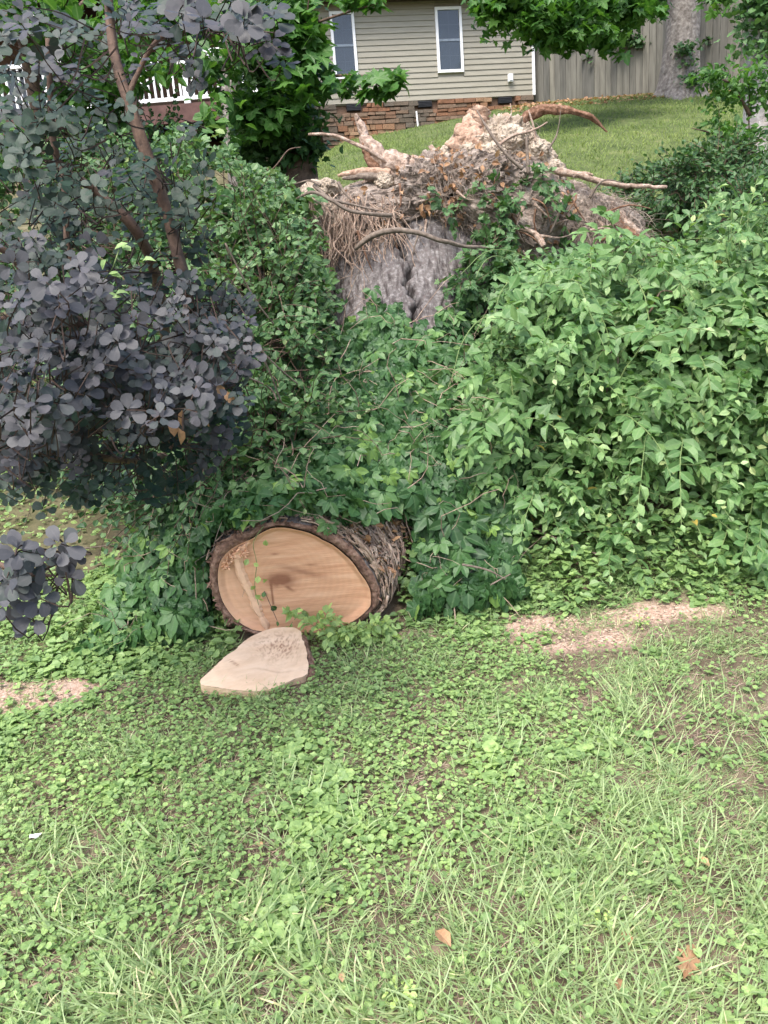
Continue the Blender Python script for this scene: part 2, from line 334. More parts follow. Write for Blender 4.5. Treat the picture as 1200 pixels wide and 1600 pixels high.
def foliage(parent, tpls, mt, T, D, Nn, s, tint, k=300, nm='leaf', bins=7, mass='foliage'):
    """the k leaves that show largest become objects, the rest one mesh"""
    T = np.asarray(T, float); n = len(T); D = np.broadcast_to(D, (n, 3)); Nn = np.broadcast_to(Nn, (n, 3))
    s = np.broadcast_to(np.asarray(s, float), (n,)); tint = np.clip(np.broadcast_to(np.asarray(tint, float), (n,)), 0, .999); var = R.integers(0, len(tpls), n)
    C0 = T+nrm(D)*s[:, None]*.5; x, y, z = pix(C0); dist = np.linalg.norm(C0-EYE, axis=1)
    inn = (x > 4) & (x < 1196) & (y > 4) & (y < 1596); size = s*FPX/dist
    key = np.round(x/bins).astype(int)*5000+np.round(y/bins).astype(int); o = np.argsort(dist); _, first = np.unique(key[o], return_index=True)
    vis = np.zeros(n, bool); vis[o[first]] = True; cand = np.where(vis & inn & (size > 7))[0]
    fac = np.abs(np.einsum('ij,ij->i', nrm(np.cross(nrm(np.cross(D, Nn)), D)), nrm(C0-EYE)))
    cand = cand[np.argsort(-(size*(.3+fac))[cand])][:k]
    A = frames(D, Nn)*s[:, None, None]; base = root_loc(parent)
    for q in cand:
        o_ = bpy.data.objects.new(nm, leafmesh(mt.name, tpls[var[q]], mt, int(tint[q]*8))); COL.objects.link(o_); o_.parent = parent
        M4 = Matrix.Identity(4); a = A[q]; t = T[q]-base
        for r_ in range(3):
            for c_ in range(3): M4[r_][c_] = a[r_, c_]
            M4[r_][3] = t[r_]
        o_.matrix_basis = M4
    rest = np.ones(n, bool); rest[cand] = False
    if rest.any():
        mb = MB(); place(mb, tpls, T[rest], D[rest], Nn[rest], s[rest], tint[rest], var=var[rest])
        put(mass, mb, mt, parent, kind='stuff', smooth=mt.name.startswith('smoke'))
def rdir(n, up=0):
    v = R.normal(size=(n, 3)); v[:, 2] += up; return nrm(v)
def shoots(P0, D0, L_, K, droop, jit=.12):
    """paths (n,K,3)"""
    n = len(P0); P_ = np.zeros((n, K, 3)); d = nrm(D0); p = np.array(P0, float); st = (np.asarray(L_)/(K-1)).reshape(-1, 1)*np.ones((n, 1))
    for k in range(K):
        P_[:, k] = p; d = nrm(d+R.normal(size=(n, 3))*jit+np.array([0, 0, -1])*np.asarray(droop).reshape(-1, 1)); p = p+d*st
    return P_
def shoot_leaves(Pn, per, lf, start=.2, sidew=.9, tip_small=.5, up=(0, -.35, .8), nj=.45):
    """leaves alternate along every path: returns T,D,N,s,t"""
    n, K, _ = Pn.shape; o = []
    G_ = nrm(np.gradient(Pn, axis=1))
    for j in range(per):
        t = start+(1-start)*j/(per-1); f = t*(K-1); a = np.minimum(int(f), K-2); w = f-a
        p = Pn[:, a]*(1-w)+Pn[:, a+1]*w; d = G_[:, a]
        side = nrm(np.cross(d, np.array(up)+R.normal(size=(n, 3))*.3))*(1 if j % 2 else -1)
        dd = nrm(d*(.55+.5*t)+side*sidew*(1-.6*(t > .97))+R.normal(size=(n, 3))*.25+np.array([0, 0, -.15]))
        nn = nrm(np.array(up)+R.normal(size=(n, 3))*nj)
        sz = lf*(1-tip_small*t**3)*(.55+.45*min(1, (j+1)/3))*R.uniform(.75, 1.2, n)
        o.append((p, dd, nn, sz, np.full(n, t)))
    return [np.concatenate([q[i] for q in o]) for i in range(5)]
def ell_pts(n, c, r, lo=.6, hi=1.0, front=.0):
    v = R.normal(size=(int(n*3)+20, 3)); v = nrm(v); v = v[(v[:, 1] < 1-front*1.0) | (R.random(len(v)) < .3)][:n]
    return np.array(c)+v*np.array(r)*R.uniform(lo, hi, (len(v), 1)), nrm(v/np.array(r))

# ------------------------------------------------------------------ house
A0 = P(500, 176, 18.0); A0[2] = 5.47
B0 = P(832, 151, 18.7); hu = nrm(np.array([B0[0]-A0[0], B0[1]-A0[1], 0])); hn = np.array([-hu[1], hu[0], 0]); WL = float(np.linalg.norm((B0-A0)[:2]))
def hl(V): V = np.asarray(V, float); return A0+V[..., :1]*hu+V[..., 1:2]*hn+V[..., 2:3]*np.array([0, 0, 1.])
def wuz(px, py):
    v = _d+CR*(px-600)/FPX+CU*(800-py)/FPX; t = ((A0-EYE)@hn)/(v@hn); q = EYE+v*t-A0; return float(q@hu), float(q[2])
house = thing('house', A0, 'beige sided house wall with two white framed windows above a red brown stone base', 'house')
M_siding, t, b, N, L = mat('vinyl_siding'); n = noise(N, L, 3, 6, stretch=(1, 1, 6)); r = ramp(N, [(.3, (.235, .215, .165)), (.7, (.29, .27, .21))]); L.new(n.outputs[0], r.inputs[0]); L.new(r.outputs[0], b.inputs[0]); b.inputs['Roughness'].default_value = .55
M_white = simple('white_trim', [(.3, (.7, .7, .7)), (.7, (.82, .82, .82))], 4, .5, .1)
M_curt = simple('curtain', [(.3, (.13, .16, .2)), (.7, (.24, .28, .33))], 10, .9, 0)
M_glass, t, b, N, L = mat('window_glass'); b.inputs['Base Color'].default_value = (.13, .16, .2, 1); b.inputs['Roughness'].default_value = .04; b.inputs['Specular IOR Level'].default_value = .8; b.inputs['Transmission Weight'].default_value = .75
M_stone = leafmat('ledge_stone', [(0, (.1, .085, .075)), (.25, (.17, .12, .095)), (.5, (.17, .088, .058)), (.75, (.2, .108, .07)), (1, (.27, .18, .125))], rough=.9, tr=0, spec=.2, veinamt=0, back=1, mott=.4)
M_mortar = simple('mortar', [(.3, (.1, .06, .04)), (.7, (.2, .13, .09))], 20, .95, .4)
M_dark = simple('dark_brown', [(.3, (.03, .018, .014)), (.7, (.07, .045, .035))], 8, .8, .2)
M_vent = simple('vent_black', [(.3, (.012, .013, .016)), (.7, (.03, .03, .035))], 8, .6, 0)
u1, z1 = wuz(590, 4); TOP = z1
wins = []
for (x0, x1, yt, yb) in ((679, 721, 12, 113), (513, 559, 19, 123)):
    ua, zt = wuz(x0, yt); ub, zb = wuz(x1+1, yb)
    if x0 < 600: ua, _ = wuz(518, 70); ub, _ = wuz(556, 70)
    else: ua, _ = wuz(681, 62); ub, _ = wuz(722, 62)
    wins.append((ua, ub, zb, zt))
m_ = MB(); box(m_, (0, .02, -.02), (WL, 7, TOP+.5), fr=hl); put('wall', m_, M_siding, house)
ch = .108; nb = int(math.ceil(TOP/ch))+1
for k in range(nb):
    za, zb = k*ch, (k+1)*ch; segs = [(0., WL)]
    for (ua, ub, z0, z1_) in wins:
        if zb > z0 and za < z1_:
            segs = [p for s_ in segs for p in ([(s_[0], ua), (ub, s_[1])] if s_[0] < ua < s_[1] else [s_])]
    for (a_, b_) in segs:
        m_ = MB(); V = np.array([[a_, -.022, za], [b_, -.022, za], [b_, .015, za], [a_, .015, za], [a_, -.004, zb], [b_, -.004, zb], [b_, .015, zb], [a_, .015, zb]])
        m_.add(hl(V), BF, (.5, 0, 0)); put('siding_board', m_, M_siding, house)
for (ua, ub, z0, z1_) in wins:
    m_ = MB(); w = .055
    for lo, hi in (((ua, -.05, z0), (ua+w, .02, z1_)), ((ub-w, -.05, z0), (ub, .02, z1_)), ((ua+w, -.05, z0), (ub-w, .02, z0+w)), ((ua+w, -.05, z1_-w), (ub-w, .02, z1_))): box(m_, lo, hi, fr=hl)
    wn = put('window', m_, M_white, house)
    zm = (z0+z1_)/2
    m_ = MB(); box(m_, (ua+w, -.032, zm-.022), (ub-w, .018, zm+.022), fr=hl); put('meeting_rail', m_, M_dark if 0 else M_curt, wn)
    for (p0, p1) in ((z0+w, zm-.022), (zm+.022, z1_-w)):
        m_ = MB(); box(m_, (ua+w, -.02, p0), (ub-w, -.014, p1), fr=hl); put('pane', m_, M_glass, wn)
        m_ = MB(); um = (ua+ub)/2; zc = (p0+p1)/2
        box(m_, (um-.007, -.010, p0), (um+.007, -.004, p1), fr=hl); box(m_, (ua+w, -.010, zc-.007), (um-.007, -.004, zc+.007), fr=hl); box(m_, (um+.007, -.010, zc-.007), (ub-w, -.004, zc+.007), fr=hl)
        put('grille', m_, M_white, wn)
    m_ = MB(); nn_ = 24; uu = np.linspace(ua+w, ub-w, nn_); yy = .008+.005*np.sin(np.arange(nn_)*1.9)
    V = np.concatenate([np.column_stack([uu, yy, np.full(nn_, z0+w)]), np.column_stack([uu, yy, np.full(nn_, z1_-w)])]); k = np.arange(nn_-1)
    m_.add(hl(V), np.stack([k, k+1, k+1+nn_, k+nn_], -1)); put('curtain', m_, M_curt, wn, smooth=True)
for ua in (-.06, WL):
    m_ = MB(); box(m_, (ua, -.035, 0), (ua+.06, .06, TOP), fr=hl); put('corner_trim', m_, M_white if ua > 0 else M_siding, house)
m_ = MB(); box(m_, (-.5, -.4, TOP), (WL+.4, .0, TOP+.03), fr=hl); put('soffit', m_, M_dark, house)
m_ = MB(); box(m_, (-.5, -.44, TOP-.02), (WL+.4, -.403, TOP+.18), fr=hl); put('gutter', m_, M_dark, house)
m_ = MB(); V = np.array([[-.5, -.5, TOP+.18], [WL+.4, -.5, TOP+.18], [WL+.4, 7.4, TOP+.18], [-.5, 7.4, TOP+.18], [-.5, 3.4, TOP+2], [WL+.4, 3.4, TOP+2]])
m_.add(hl(V), [[0, 1, 5, 4], [2, 3, 4, 5]]).add(hl(V), [[1, 2, 5], [3, 0, 4]]).add(hl(V), [[0, 3, 2, 1]]); put('roof', m_, simple('shingle', [(.3, (.05, .045, .04)), (.7, (.1, .09, .085))], 20), house)
m_ = MB(); box(m_, (0.03, .05, -1.6), (WL-.03, 6.9, -.03), fr=hl); put('foundation', m_, M_mortar, house)
vents = []
for (x, y) in ((553, 175), (664, 166), (789, 158)):
    u_, z_ = wuz(x, y); vents.append((u_-.15, u_+.15, -.14, -.02))
    m_ = MB(); box(m_, (u_-.15, -.03, -.14), (u_+.15, .05, -.02), fr=hl)
    for q in range(4): box(m_, (u_-.14, -.045, -.13+q*.028), (u_+.14, -.03, -.115+q*.028), fr=hl)
    put('foundation_vent', m_, M_vent, house)
zz = -.012
while zz > -1.25:
    hgt = R.uniform(.055, .125); u_ = 0.
    while u_ < WL-.02:
        w = R.uniform(.1, .38); e = min(u_+w, WL)
        if not any(e > v[0] and u_ < v[1] and zz > v[2] for v in vents):
            gz = H(*(hl(np.array([(u_+e)/2, 0, 0]))[:2]))-A0[2]
            if zz > gz-.02:
                hh = hgt*R.uniform(.8, 1); rt = ss(.35, .65, n2(np.array(u_), np.array(zz), 1.1, 2, 3))
                m_ = MB(); tn = np.clip(.05+.75*rt*(1-.5*(zz > -.35)*(u_ < 3))+R.uniform(-.15, .25), 0, 1)
                box(m_, (u_+.006, -.03-R.uniform(0, .035), zz-hh+.006), (e-.006, .06, zz), jit=.007, col=(tn, 0, 0), fr=hl); put('stone', m_, M_stone, house)
        u_ = e
    zz -= hgt
u_, z_ = wuz(796, 123); m_ = MB(); box(m_, (u_-.05, -.1, z_-.075), (u_+.05, -.02, z_+.075), fr=hl); box(m_, (u_-.035, -.12, z_-.05), (u_+.035, -.1, z_+.05), fr=hl); put('outlet_box', m_, M_white, house)
# white marker pipe by the foundation
q = P(654, 205, 17.7); pz = H(q[0], q[1]); m_ = MB(); tubes(m_, [[q[0], q[1], pz-.05], [q[0]-.02, q[1], pz+.33]], [[.018, .018]], 8)
tag(put('marker_pipe', m_, M_white), 'thin white plastic pipe standing upright in the lawn before the stone foundation', 'pipe')
# ------------------------------------------------------------------ deck
dk = thing('deck', (-4, 17.4, 4.6), 'raised brown deck with white balustrade at the left of the house', 'deck')
DZ = 5.46; DX0, DX1, DY = -9.5, -.78, 17.0
m_ = MB(); box(m_, (DX0, DY, DZ-.06), (DX1, 20.5, DZ)); put('floor', m_, M_dark, dk)
m_ = MB(); box(m_, (DX0, DY-.06, DZ-.32), (DX1, DY-.004, DZ+.02)); put('fascia', m_, simple('reddish_board', [(.3, (.06, .03, .025)), (.7, (.13, .07, .06))], 6), dk)
for zr in (.12, .92): m_ = MB(); box(m_, (DX0, DY-.03, DZ+zr-.035), (DX1, DY+.05, DZ+zr+.035)); put('rail', m_, M_white, dk)
for k in range(int((DX1-DX0)/.125)):
    x = DX0+.06+k*.125; m_ = MB(); box(m_, (x-.019, DY-.008, DZ+.155), (x+.019, DY+.03, DZ+.885)); put('baluster', m_, M_white, dk)
for x in (-8.6, -5.9, -3.2, -.84):
    m_ = MB(); box(m_, (x-.06, DY-.06, DZ+.02), (x+.06, DY+.06, DZ+1.05 if x > -5 else DZ+2.6)); box(m_, (x-.08, DY-.08, DZ+1.05), (x+.08, DY+.08, DZ+1.09)); put('post', m_, M_white, dk)
    m_ = MB(); zb = H(x, DY); box(m_, (x-.09, DY+.02, zb-.2), (x+.09, DY+.2, DZ-.06)); put('support_post', m_, M_dark, dk)
m_ = MB(); box(m_, (DX0, 20.5, 3.5), (DX1, 20.6, 9)); put('back_wall', m_, simple('brown_wall', [(.3, (.1, .06, .04)), (.7, (.17, .11, .075))], 5), dk)
m_ = MB(); box(m_, (DX0-.4, 16.6, 8.1), (DX1, 20.7, 8.3)); put('porch_roof', m_, M_dark, dk)
for x in (-7.6, -6.4): m_ = MB(); box(m_, (x-.45, 20.44, 5.9), (x+.45, 20.49, 7.4)); put('window', m_, M_glass, dk)
for x, y, lab in ((247, 62, 'lit amber porch lamp under the roof right of the leaning stem'), (80, 66, 'lit amber porch lamp at the far left of the deck')):
    q = P(x, y, 17.6); lp = thing('porch_lamp', q, lab, 'lamp', 'lamps under the porch roof')
    m_ = MB(); tubes(m_, [q+[0, 0, .06], q+[0, 0, 8.1-q[2]]], [[.012, .012]], 6); tubes(m_, [q+[0, 0, .05], q+[0, 0, .09]], [[.09, .03]], 8); put('holder', m_, M_dark, lp)
    mm, t, b, N, L = mat('lamp_glow'); b.inputs['Emission Color'].default_value = (1, .45, .15, 1); b.inputs['Emission Strength'].default_value = 6; b.inputs['Base Color'].default_value = (.9, .5, .2, 1)
    m_ = MB(); tubes(m_, [q+[0, 0, -.05], q+[0, 0, -.03], q+[0, 0, .02], q+[0, 0, .05]], [[.02, .045, .045, .02]], 8); put('bulb', m_, mm, lp)
# ------------------------------------------------------------------ fence
M_fence, t, b, N, L = mat('weathered_board'); n = noise(N, L, 2.2, 8, .6, stretch=(6, 6, .7)); r = ramp(N, [(.3, (.09, .09, .078)), (.7, (.2, .2, .175))]); L.new(n.outputs[0], r.inputs[0])
a = N.new('ShaderNodeAttribute'); a.attribute_name = 'lf'; s = N.new('ShaderNodeSeparateColor'); L.new(a.outputs[0], s.inputs[0]); rr = ramp(N, [(0, (.62, .6, .6)), (1, (1.15, 1.08, 1.0))]); L.new(s.outputs[0], rr.inputs[0])
L.new(mixc(N, L, 1.0, r.outputs[0], rr.outputs[0], 'MULTIPLY'), b.inputs[0]); b.inputs['Roughness'].default_value = .9; bump(N, L, n.outputs[0], b, .4, .01)
FA = P(834, 150, 18.9); FB = P(1168, 110, 15.6); FC = FB+(FB-FA)*.8
fence = thing('fence', (FA[0], FA[1], H(FA[0], FA[1])), 'weathered grey wooden plank privacy fence running right from the house corner', 'fence')
fl = np.linalg.norm((FC-FA)[:2]); fu = nrm(np.array([*(FC-FA)[:2], 0])); fnn = np.array([fu[1], -fu[0], 0]); k = 0.
while k < fl:
    w = R.uniform(.125, .15); o_ = FA+fu*k; gz = float(H(o_[0], o_[1])); top = gz+1.33+.42*(k/fl)*1.0+R.uniform(-.015, .02); y0 = R.uniform(0, .012)
    if k < .5: top = gz+1.3
    m_ = MB(); fr = lambda V, o_=o_: np.array([o_[0], o_[1], 0])+V[..., :1]*fu+V[..., 1:2]*fnn+V[..., 2:3]*np.array([0, 0, 1.])
    c = w/2; tl_ = .02*R.uniform(-1, 1)
    V = np.array([[0, y0, gz-.04], [w-.008, y0, gz-.04], [w-.008, y0+.02, gz-.04], [0, y0+.02, gz-.04], [tl_*.3, y0, top], [w-.008+tl_*.3, y0, top+tl_], [w-.008+tl_*.3, y0+.02, top+tl_], [tl_*.3, y0+.02, top]])
    m_.add(fr(V), BF, (R.random(), 0, 0)); put('board', m_, M_fence, fence); k += w
for zr in (.3, 1.05):
    m_ = MB(); K = 24; q = np.array([FA+fu*t_*fl-fnn*.05 for t_ in np.linspace(0, 1, K)]); q[:, 2] = H(q[:, 0], q[:, 1])+zr; tubes(m_, q, np.full((1, K), .04), 4); put('rail', m_, M_fence, fence)
# ------------------------------------------------------------------ fallen tree
OUT = [(328, 880), (331, 866), (340, 850), (362, 838), (392, 829), (428, 815), (465, 818), (502, 828), (544, 850), (574, 883), (592, 921), (592, 943), (572, 965), (535, 982), (475, 989), (420, 992), (392, 989), (364, 973), (342, 950), (331, 921)]
INN = [(345, 896), (348, 880), (358, 866), (387, 849), (401, 841), (428, 827), (464, 830), (502, 845), (533, 865), (557, 893), (573, 918), (574, 943), (557, 960), (520, 977), (475, 985), (420, 984), (396, 981), (372, 966), (352, 938)]
FY = 3.40; FCen = P(458, 905, FY)
def polar(outl, NT, smooth_n=True, Y=FY, cen=FCen):
    q = np.array([P(x, y, Y) for x, y in outl]); a = np.arctan2(q[:, 2]-cen[2], q[:, 0]-cen[0]); r = np.hypot(q[:, 2]-cen[2], q[:, 0]-cen[0])
    o = np.argsort(a); a = a[o]; r = r[o]; th = np.linspace(-math.pi, math.pi, NT, endpoint=False)
    r = np.interp(th, np.concatenate([a-2*math.pi, a, a+2*math.pi]), np.tile(r, 3))
    for _ in range(2): r = (np.roll(r, 1)+2*r+np.roll(r, -1))/4
    return th, r
NT = 280; TH, RO = polar(OUT, NT); _, RI = polar(INN, NT); RI = np.minimum(RI*1.05, RO*.955)
RO = RO*(1+.02*(fbm(np.column_stack([np.cos(TH)*9, np.sin(TH)*9, TH*0]), 3, 4)-.5)*2)
LYs = [3.4, 3.8, 4.2, 4.7, 5.1, 5.4, 5.65, 5.9]; LC = [FCen[0], -.33, -.19, -.01, .12, .24, .33, .4]
LZc = [FCen[2], .42, .52, .72, .93, 1.12, 1.33, 1.5]; LHW = [.40, .41, .42, .43, .46, .52, .62, .85]; LHH = [.26, .27, .3, .34, .4, .48, .6, .75]
fallen = thing('fallen_tree', (-.45, 3.45, .05), 'huge fallen tree trunk with sawn pale end and upturned root plate of dirt and roots', 'fallen tree')
yy = np.concatenate([[3.4, 3.405], np.linspace(3.43, 5.95, 220)]); blend = ss(3.4, 4.6, yy)
rx = np.interp(yy, LYs, LHW); rz = np.interp(yy, LYs, LHH); cx = np.interp(yy, LYs, LC); cz = np.interp(yy, LYs, LZc)
ax = rx/LHW[0]; TT, YY = np.meshgrid(TH, yy)
re = (rx[:, None]*rz[:, None])/np.sqrt((rz[:, None]*np.cos(TT))**2+(rx[:, None]*np.sin(TT))**2)
rr = RO[None]*ax[:, None]*(1-blend[:, None])+re*blend[:, None]
bx, bz = np.cos(TT), np.sin(TT)
pp = np.stack([bx*9.5, YY*3.4, bz*9.5], -1); pp = pp+.25*(fbm(pp*1.5, 2, 30)[..., None]-.5)
ridge = 1-np.abs(2*fbm(pp*np.array([2.2, 2.2, 2.2]), 4, 11)-1)*2.4; plates = fbm(np.stack([bx*9, YY*6, bz*9], -1), 4, 12)
furrow = ss(.3, -.7, ridge); disp = .02*np.clip(ridge, -.9, .5)+.022*(plates-.5); crack = np.zeros_like(disp)
# long crack on the upper face of the root flare
wq = np.stack([cx[:, None]+bx*rr, YY, cz[:, None]+bz*rr], -1); qx, qy, _ = pix(wq.reshape(-1, 3)); qx = qx.reshape(YY.shape); qy = qy.reshape(YY.shape)
cr_x = 626+24*(qy-360)/140+6*np.sin(qy*.11)+4*np.sin(qy*.31); crack = np.exp(-((qx-cr_x)/(2.6+2.4*fbm(np.stack([qy*.08, 0*qy, 0*qy], -1), 2, 5)))**2)*(bz > -.1)*ss(4.9, 5.0, YY)*(qy > 345)
disp = disp*ss(3.4, 3.5, YY)-.09*crack
rr = rr+disp; Vb = np.stack([cx[:, None]+bx*rr, YY+0*rr, cz[:, None]+bz*rr], -1)
i = np.arange(len(yy)-1)[:, None]*NT; k = np.arange(NT)[None]; k2 = (k+1) % NT
Fb = np.stack([i+k, i+k2, i+NT+k2, i+NT+k], -1).reshape(-1, 4)
m_ = MB(); m_.add(Vb, Fb[:, ::-1], np.stack([np.clip(np.maximum(3*crack, .7*furrow), 0, 1), 0*crack, 0*crack], -1).reshape(-1, 3)); put('bark', m_, M_logbark, fallen, smooth=True)
# rim of cut bark
nr = 8; tt = np.linspace(0, 1, nr)[:, None]; r_ = RI[None]*(1-tt)+RO[None]*tt
py_ = FY-.012*np.sin(tt*math.pi)-.02*(fbm(np.stack([np.cos(TH)[None]*20*r_, np.sin(TH)[None]*20*r_, 0*r_], -1)*3, 3, 21)-.5)*np.sin(tt*math.pi)**.5
Vr = np.stack([FCen[0]+np.cos(TH)[None]*r_, py_+0*r_, FCen[2]+np.sin(TH)[None]*r_], -1)
i = np.arange(nr-1)[:, None]*NT; Fr = np.stack([i+k, i+k2, i+NT+k2, i+NT+k], -1).reshape(-1, 4)
m_ = MB(); m_.add(Vr, Fr); put('cut_bark_rim', m_, M_rimbark, fallen, smooth=True)
# ragged bark teeth round the rim
m_ = MB()
for q in range(260):
    a = R.uniform(-math.pi, math.pi); r0 = np.interp(a, TH, RO); c_ = np.array([FCen[0]+math.cos(a)*r0, FY+R.uniform(-.01, .05), FCen[2]+math.sin(a)*r0]); o_ = np.array([math.cos(a), 0, math.sin(a)])
    p_ = nrm(o_*.6+np.array([R.normal()*.7, R.uniform(-.9, .3), R.normal()*.7])); L_ = R.uniform(.008, .03)
    tubes(m_, [c_-p_*L_*.5, c_+p_*L_*.2, c_+p_*L_], [[.007, .006, .001]], 4)
put('bark_flakes', m_, M_rimbark, fallen, kind='stuff')
# sawn wood
M_wood, t, b, N, L = mat('sawn_wood')
n = noise(N, L, 5, 8, .6, stretch=(1, 1, 9)); r = ramp(N, [(.25, (.5, .255, .14)), (.5, (.61, .34, .2)), (.78, (.69, .43, .275))]); L.new(n.outputs[0], r.inputs[0])
a = N.new('ShaderNodeAttribute'); a.attribute_name = 'lf'; s = N.new('ShaderNodeSeparateColor'); L.new(a.outputs[0], s.inputs[0])
c = mixc(N, L, s.outputs[0], r.outputs[0], (.2, .08, .045)); c = mixc(N, L, s.outputs[1], c, (.72, .46, .3))
wv = N.new('ShaderNodeTexWave'); wv.wave_type = 'RINGS'; wv.rings_direction = 'Y'; wv.inputs['Scale'].default_value = 11; wv.inputs['Distortion'].default_value = 3; wv.inputs['Detail'].default_value = 3
tc = N.new('ShaderNodeTexCoord'); mp = N.new('ShaderNodeMapping'); mp.inputs['Location'].default_value = (.05, 0, -.3); L.new(tc.outputs['Object'], mp.inputs[0]); L.new(mp.outputs[0], wv.inputs[0])
wr = ramp(N, [(.2, (.975,)*3), (.8, (1.01,)*3)]); L.new(wv.outputs[0], wr.inputs[0]); c = mixc(N, L, 1.0, c, wr.outputs[0], 'MULTIPLY')
L.new(c, b.inputs[0]); b.inputs['Roughness'].default_value = .75; b.inputs['Specular IOR Level'].default_value = .2
nb_ = noise(N, L, 7, 6, .6, stretch=(1.5, 1, 22)); bump(N, L, nb_.outputs[0], b, .35, .008)
nr = 70; tt = np.linspace(0, 1, nr)[:, None]; r_ = RI[None]*tt*.995
Vx = FCen[0]+np.cos(TH)[None]*r_; Vz = FCen[2]+np.sin(TH)[None]*r_; fx, fy, _ = pix(np.stack([Vx, FY+0*Vx, Vz], -1).reshape(-1, 3)); fx = fx.reshape(Vx.shape); fy = fy.reshape(Vx.shape)
HX = np.array([388, 377, 381, 396, 409, 420]); HYp = np.array([845, 868, 893, 925, 955, 990]); hx_ = np.interp(fy, HYp, HX)
left = ss(2, -2, fx-hx_)
nz = n2(fx, fy, .05, 3, 40)
stain = 1.15*np.exp(-(((fx-438-14*(nz-.5))/20)**2+((fy-907)/11)**2))*ss(.25, .6, nz+.1)+.5*np.exp(-(((fx-470)/34)**2+((fy-893-.25*(fx-470))/5)**2))+.9*np.exp(-((fx-424-(fy-920)*.12)/1.6)**2)*(np.abs(fy-926) < 20)+.5*np.exp(-(((fx-486)/9)**2+((fy-883)/2)**2))
stain = stain+.55*np.exp(-(((fx-429)/6)**2+((fy-866)/1.8)**2))+.6*np.exp(-(((fx-452)/7)**2+((fy-920-.5*(fx-452))/2.5)**2))
stain = np.clip(stain*1.1, 0, .85)
Vy = FY+.004+.02*left-.02*ss(.9, 1, tt)+.0035*(fbm(np.stack([Vx*6, Vz*60, 0*Vx], -1), 3, 7)-.5)
Fi = Fr_ = np.stack([np.arange(nr-1)[:, None]*NT+k, np.arange(nr-1)[:, None]*NT+k2, np.arange(nr-1)[:, None]*NT+NT+k2, np.arange(nr-1)[:, None]*NT+NT+k], -1).reshape(-1, 4)
m_ = MB(); m_.add(np.stack([Vx, Vy, Vz], -1), Fi, np.stack([stain, .45*left, 0*left], -1).reshape(-1, 3)); put('cut_face', m_, M_wood, fallen, smooth=True)
# torn hinge strip and splinters
m_ = MB(); hp = spline([P(x, y, FY) for x, y in [(392, 846), (378, 858), (371, 874), (377, 893), (386, 915), (398, 940), (408, 962), (419, 984)]], 46); wd = np.interp(np.linspace(0, 1, 46), [0, .2, .4, .7, .95, 1], [.008, .034, .03, .028, .024, .006])
s_n = np.convolve(R.random(52), np.ones(4)/4, 'valid')[:46]; s_m = np.convolve(R.random(52), np.ones(3)/3, 'valid')[:46]; wl = wd*(.45+1.0*s_n); wr_ = wd*(.3+1.0*s_m); yh = -.008-.008*s_n
V = np.concatenate([np.column_stack([hp[:, 0]-wl, np.full(46, FY+.006), hp[:, 2]]), np.column_stack([hp[:, 0]-wl*.5, FY+yh, hp[:, 2]]), np.column_stack([hp[:, 0]+wr_*.4, FY+yh*.8, hp[:, 2]]), np.column_stack([hp[:, 0]+wr_, np.full(46, FY+.006), hp[:, 2]])])
i = np.arange(45)[:, None]; j_ = (np.arange(3)*46)[None]; m_.add(V, np.stack([i+j_, i+j_+46, i+j_+47, i+j_+1], -1).reshape(-1, 4), (.0, 1, 0)); put('hinge_strip', m_, M_wood, fallen)
for q in range(60):
    x0, y0 = 344+40*R.random()**.8, 0; y0 = 889-.95*(x0-344)*.9+R.uniform(-7, 9); p0 = P(x0, y0, FY+.004); dd = nrm(np.array([R.uniform(-.3, 1), R.uniform(-1.0, -.2), R.uniform(-.2, .9)])); L_ = R.uniform(.015, .05)
    m_ = MB(); w = R.uniform(.003, .009); tubes(m_, [p0, p0+dd*L_*.6+R.normal(size=3)*.003, p0+dd*L_], [[w, w*.8, w*.15]], 4, col=0); put('splinter', m_, M_wood, fallen)
# ------------------------------------------------------------------ root plate blobs
def blob(outl, Y, depth, amp, seed, mt, name, NTb=150, NPh=90, lum=5., cen=None, smooth=False):
    c0 = np.mean(np.array(outl), 0) if cen is None else np.array(cen); c = P(c0[0], c0[1], Y); th, ro = polar(outl, NTb, Y=Y, cen=c)
    ph = np.linspace(.02, math.pi-.02, NPh)[:, None]; rho = np.sin(ph)**.75*ro[None]
    V = np.stack([c[0]+np.cos(th)[None]*rho, Y-depth*np.cos(ph)*np.ones_like(rho), c[2]+np.sin(th)[None]*rho], -1)
    dn = nrm((V-c)/np.array([1, .6, 1])); a1 = fbm(V*lum, 4, seed)-.5; a2 = 1-np.abs(2*fbm(V*lum*2.6, 3, seed+5)-1)*2
    a3 = fbm(V*lum*9, 3, seed+9)-.5
    V = V+dn*(amp*2*a1+amp*.45*a2+amp*.7*a3)[..., None]
    i = np.arange(NPh-1)[:, None]*NTb; k = np.arange(NTb)[None]; k2 = (k+1) % NTb; F = np.stack([i+k, i+NTb+k, i+NTb+k2, i+k2], -1).reshape(-1, 4)
    m_ = MB(); m_.add(V, F[:, ::-1]); put(name, m_, mt, fallen, smooth=smooth); return V
BM = blob([(500, 330), (540, 300), (590, 283), (640, 262), (700, 250), (760, 250), (830, 262), (880, 300), (905, 345), (880, 400), (820, 430), (760, 420), (700, 372), (640, 358), (580, 372), (530, 400), (505, 380)], 6.05, .34, .105, 3, M_dirt, 'root_plate', cen=(700, 315), NTb=220, NPh=120)
BC = blob([(690, 262), (700, 225), (735, 205), (790, 195), (830, 215), (858, 240), (872, 290), (850, 320), (790, 300), (740, 290)], 6.25, .3, .085, 17, M_clay, 'clay_clod', lum=6, NTb=200, NPh=120)
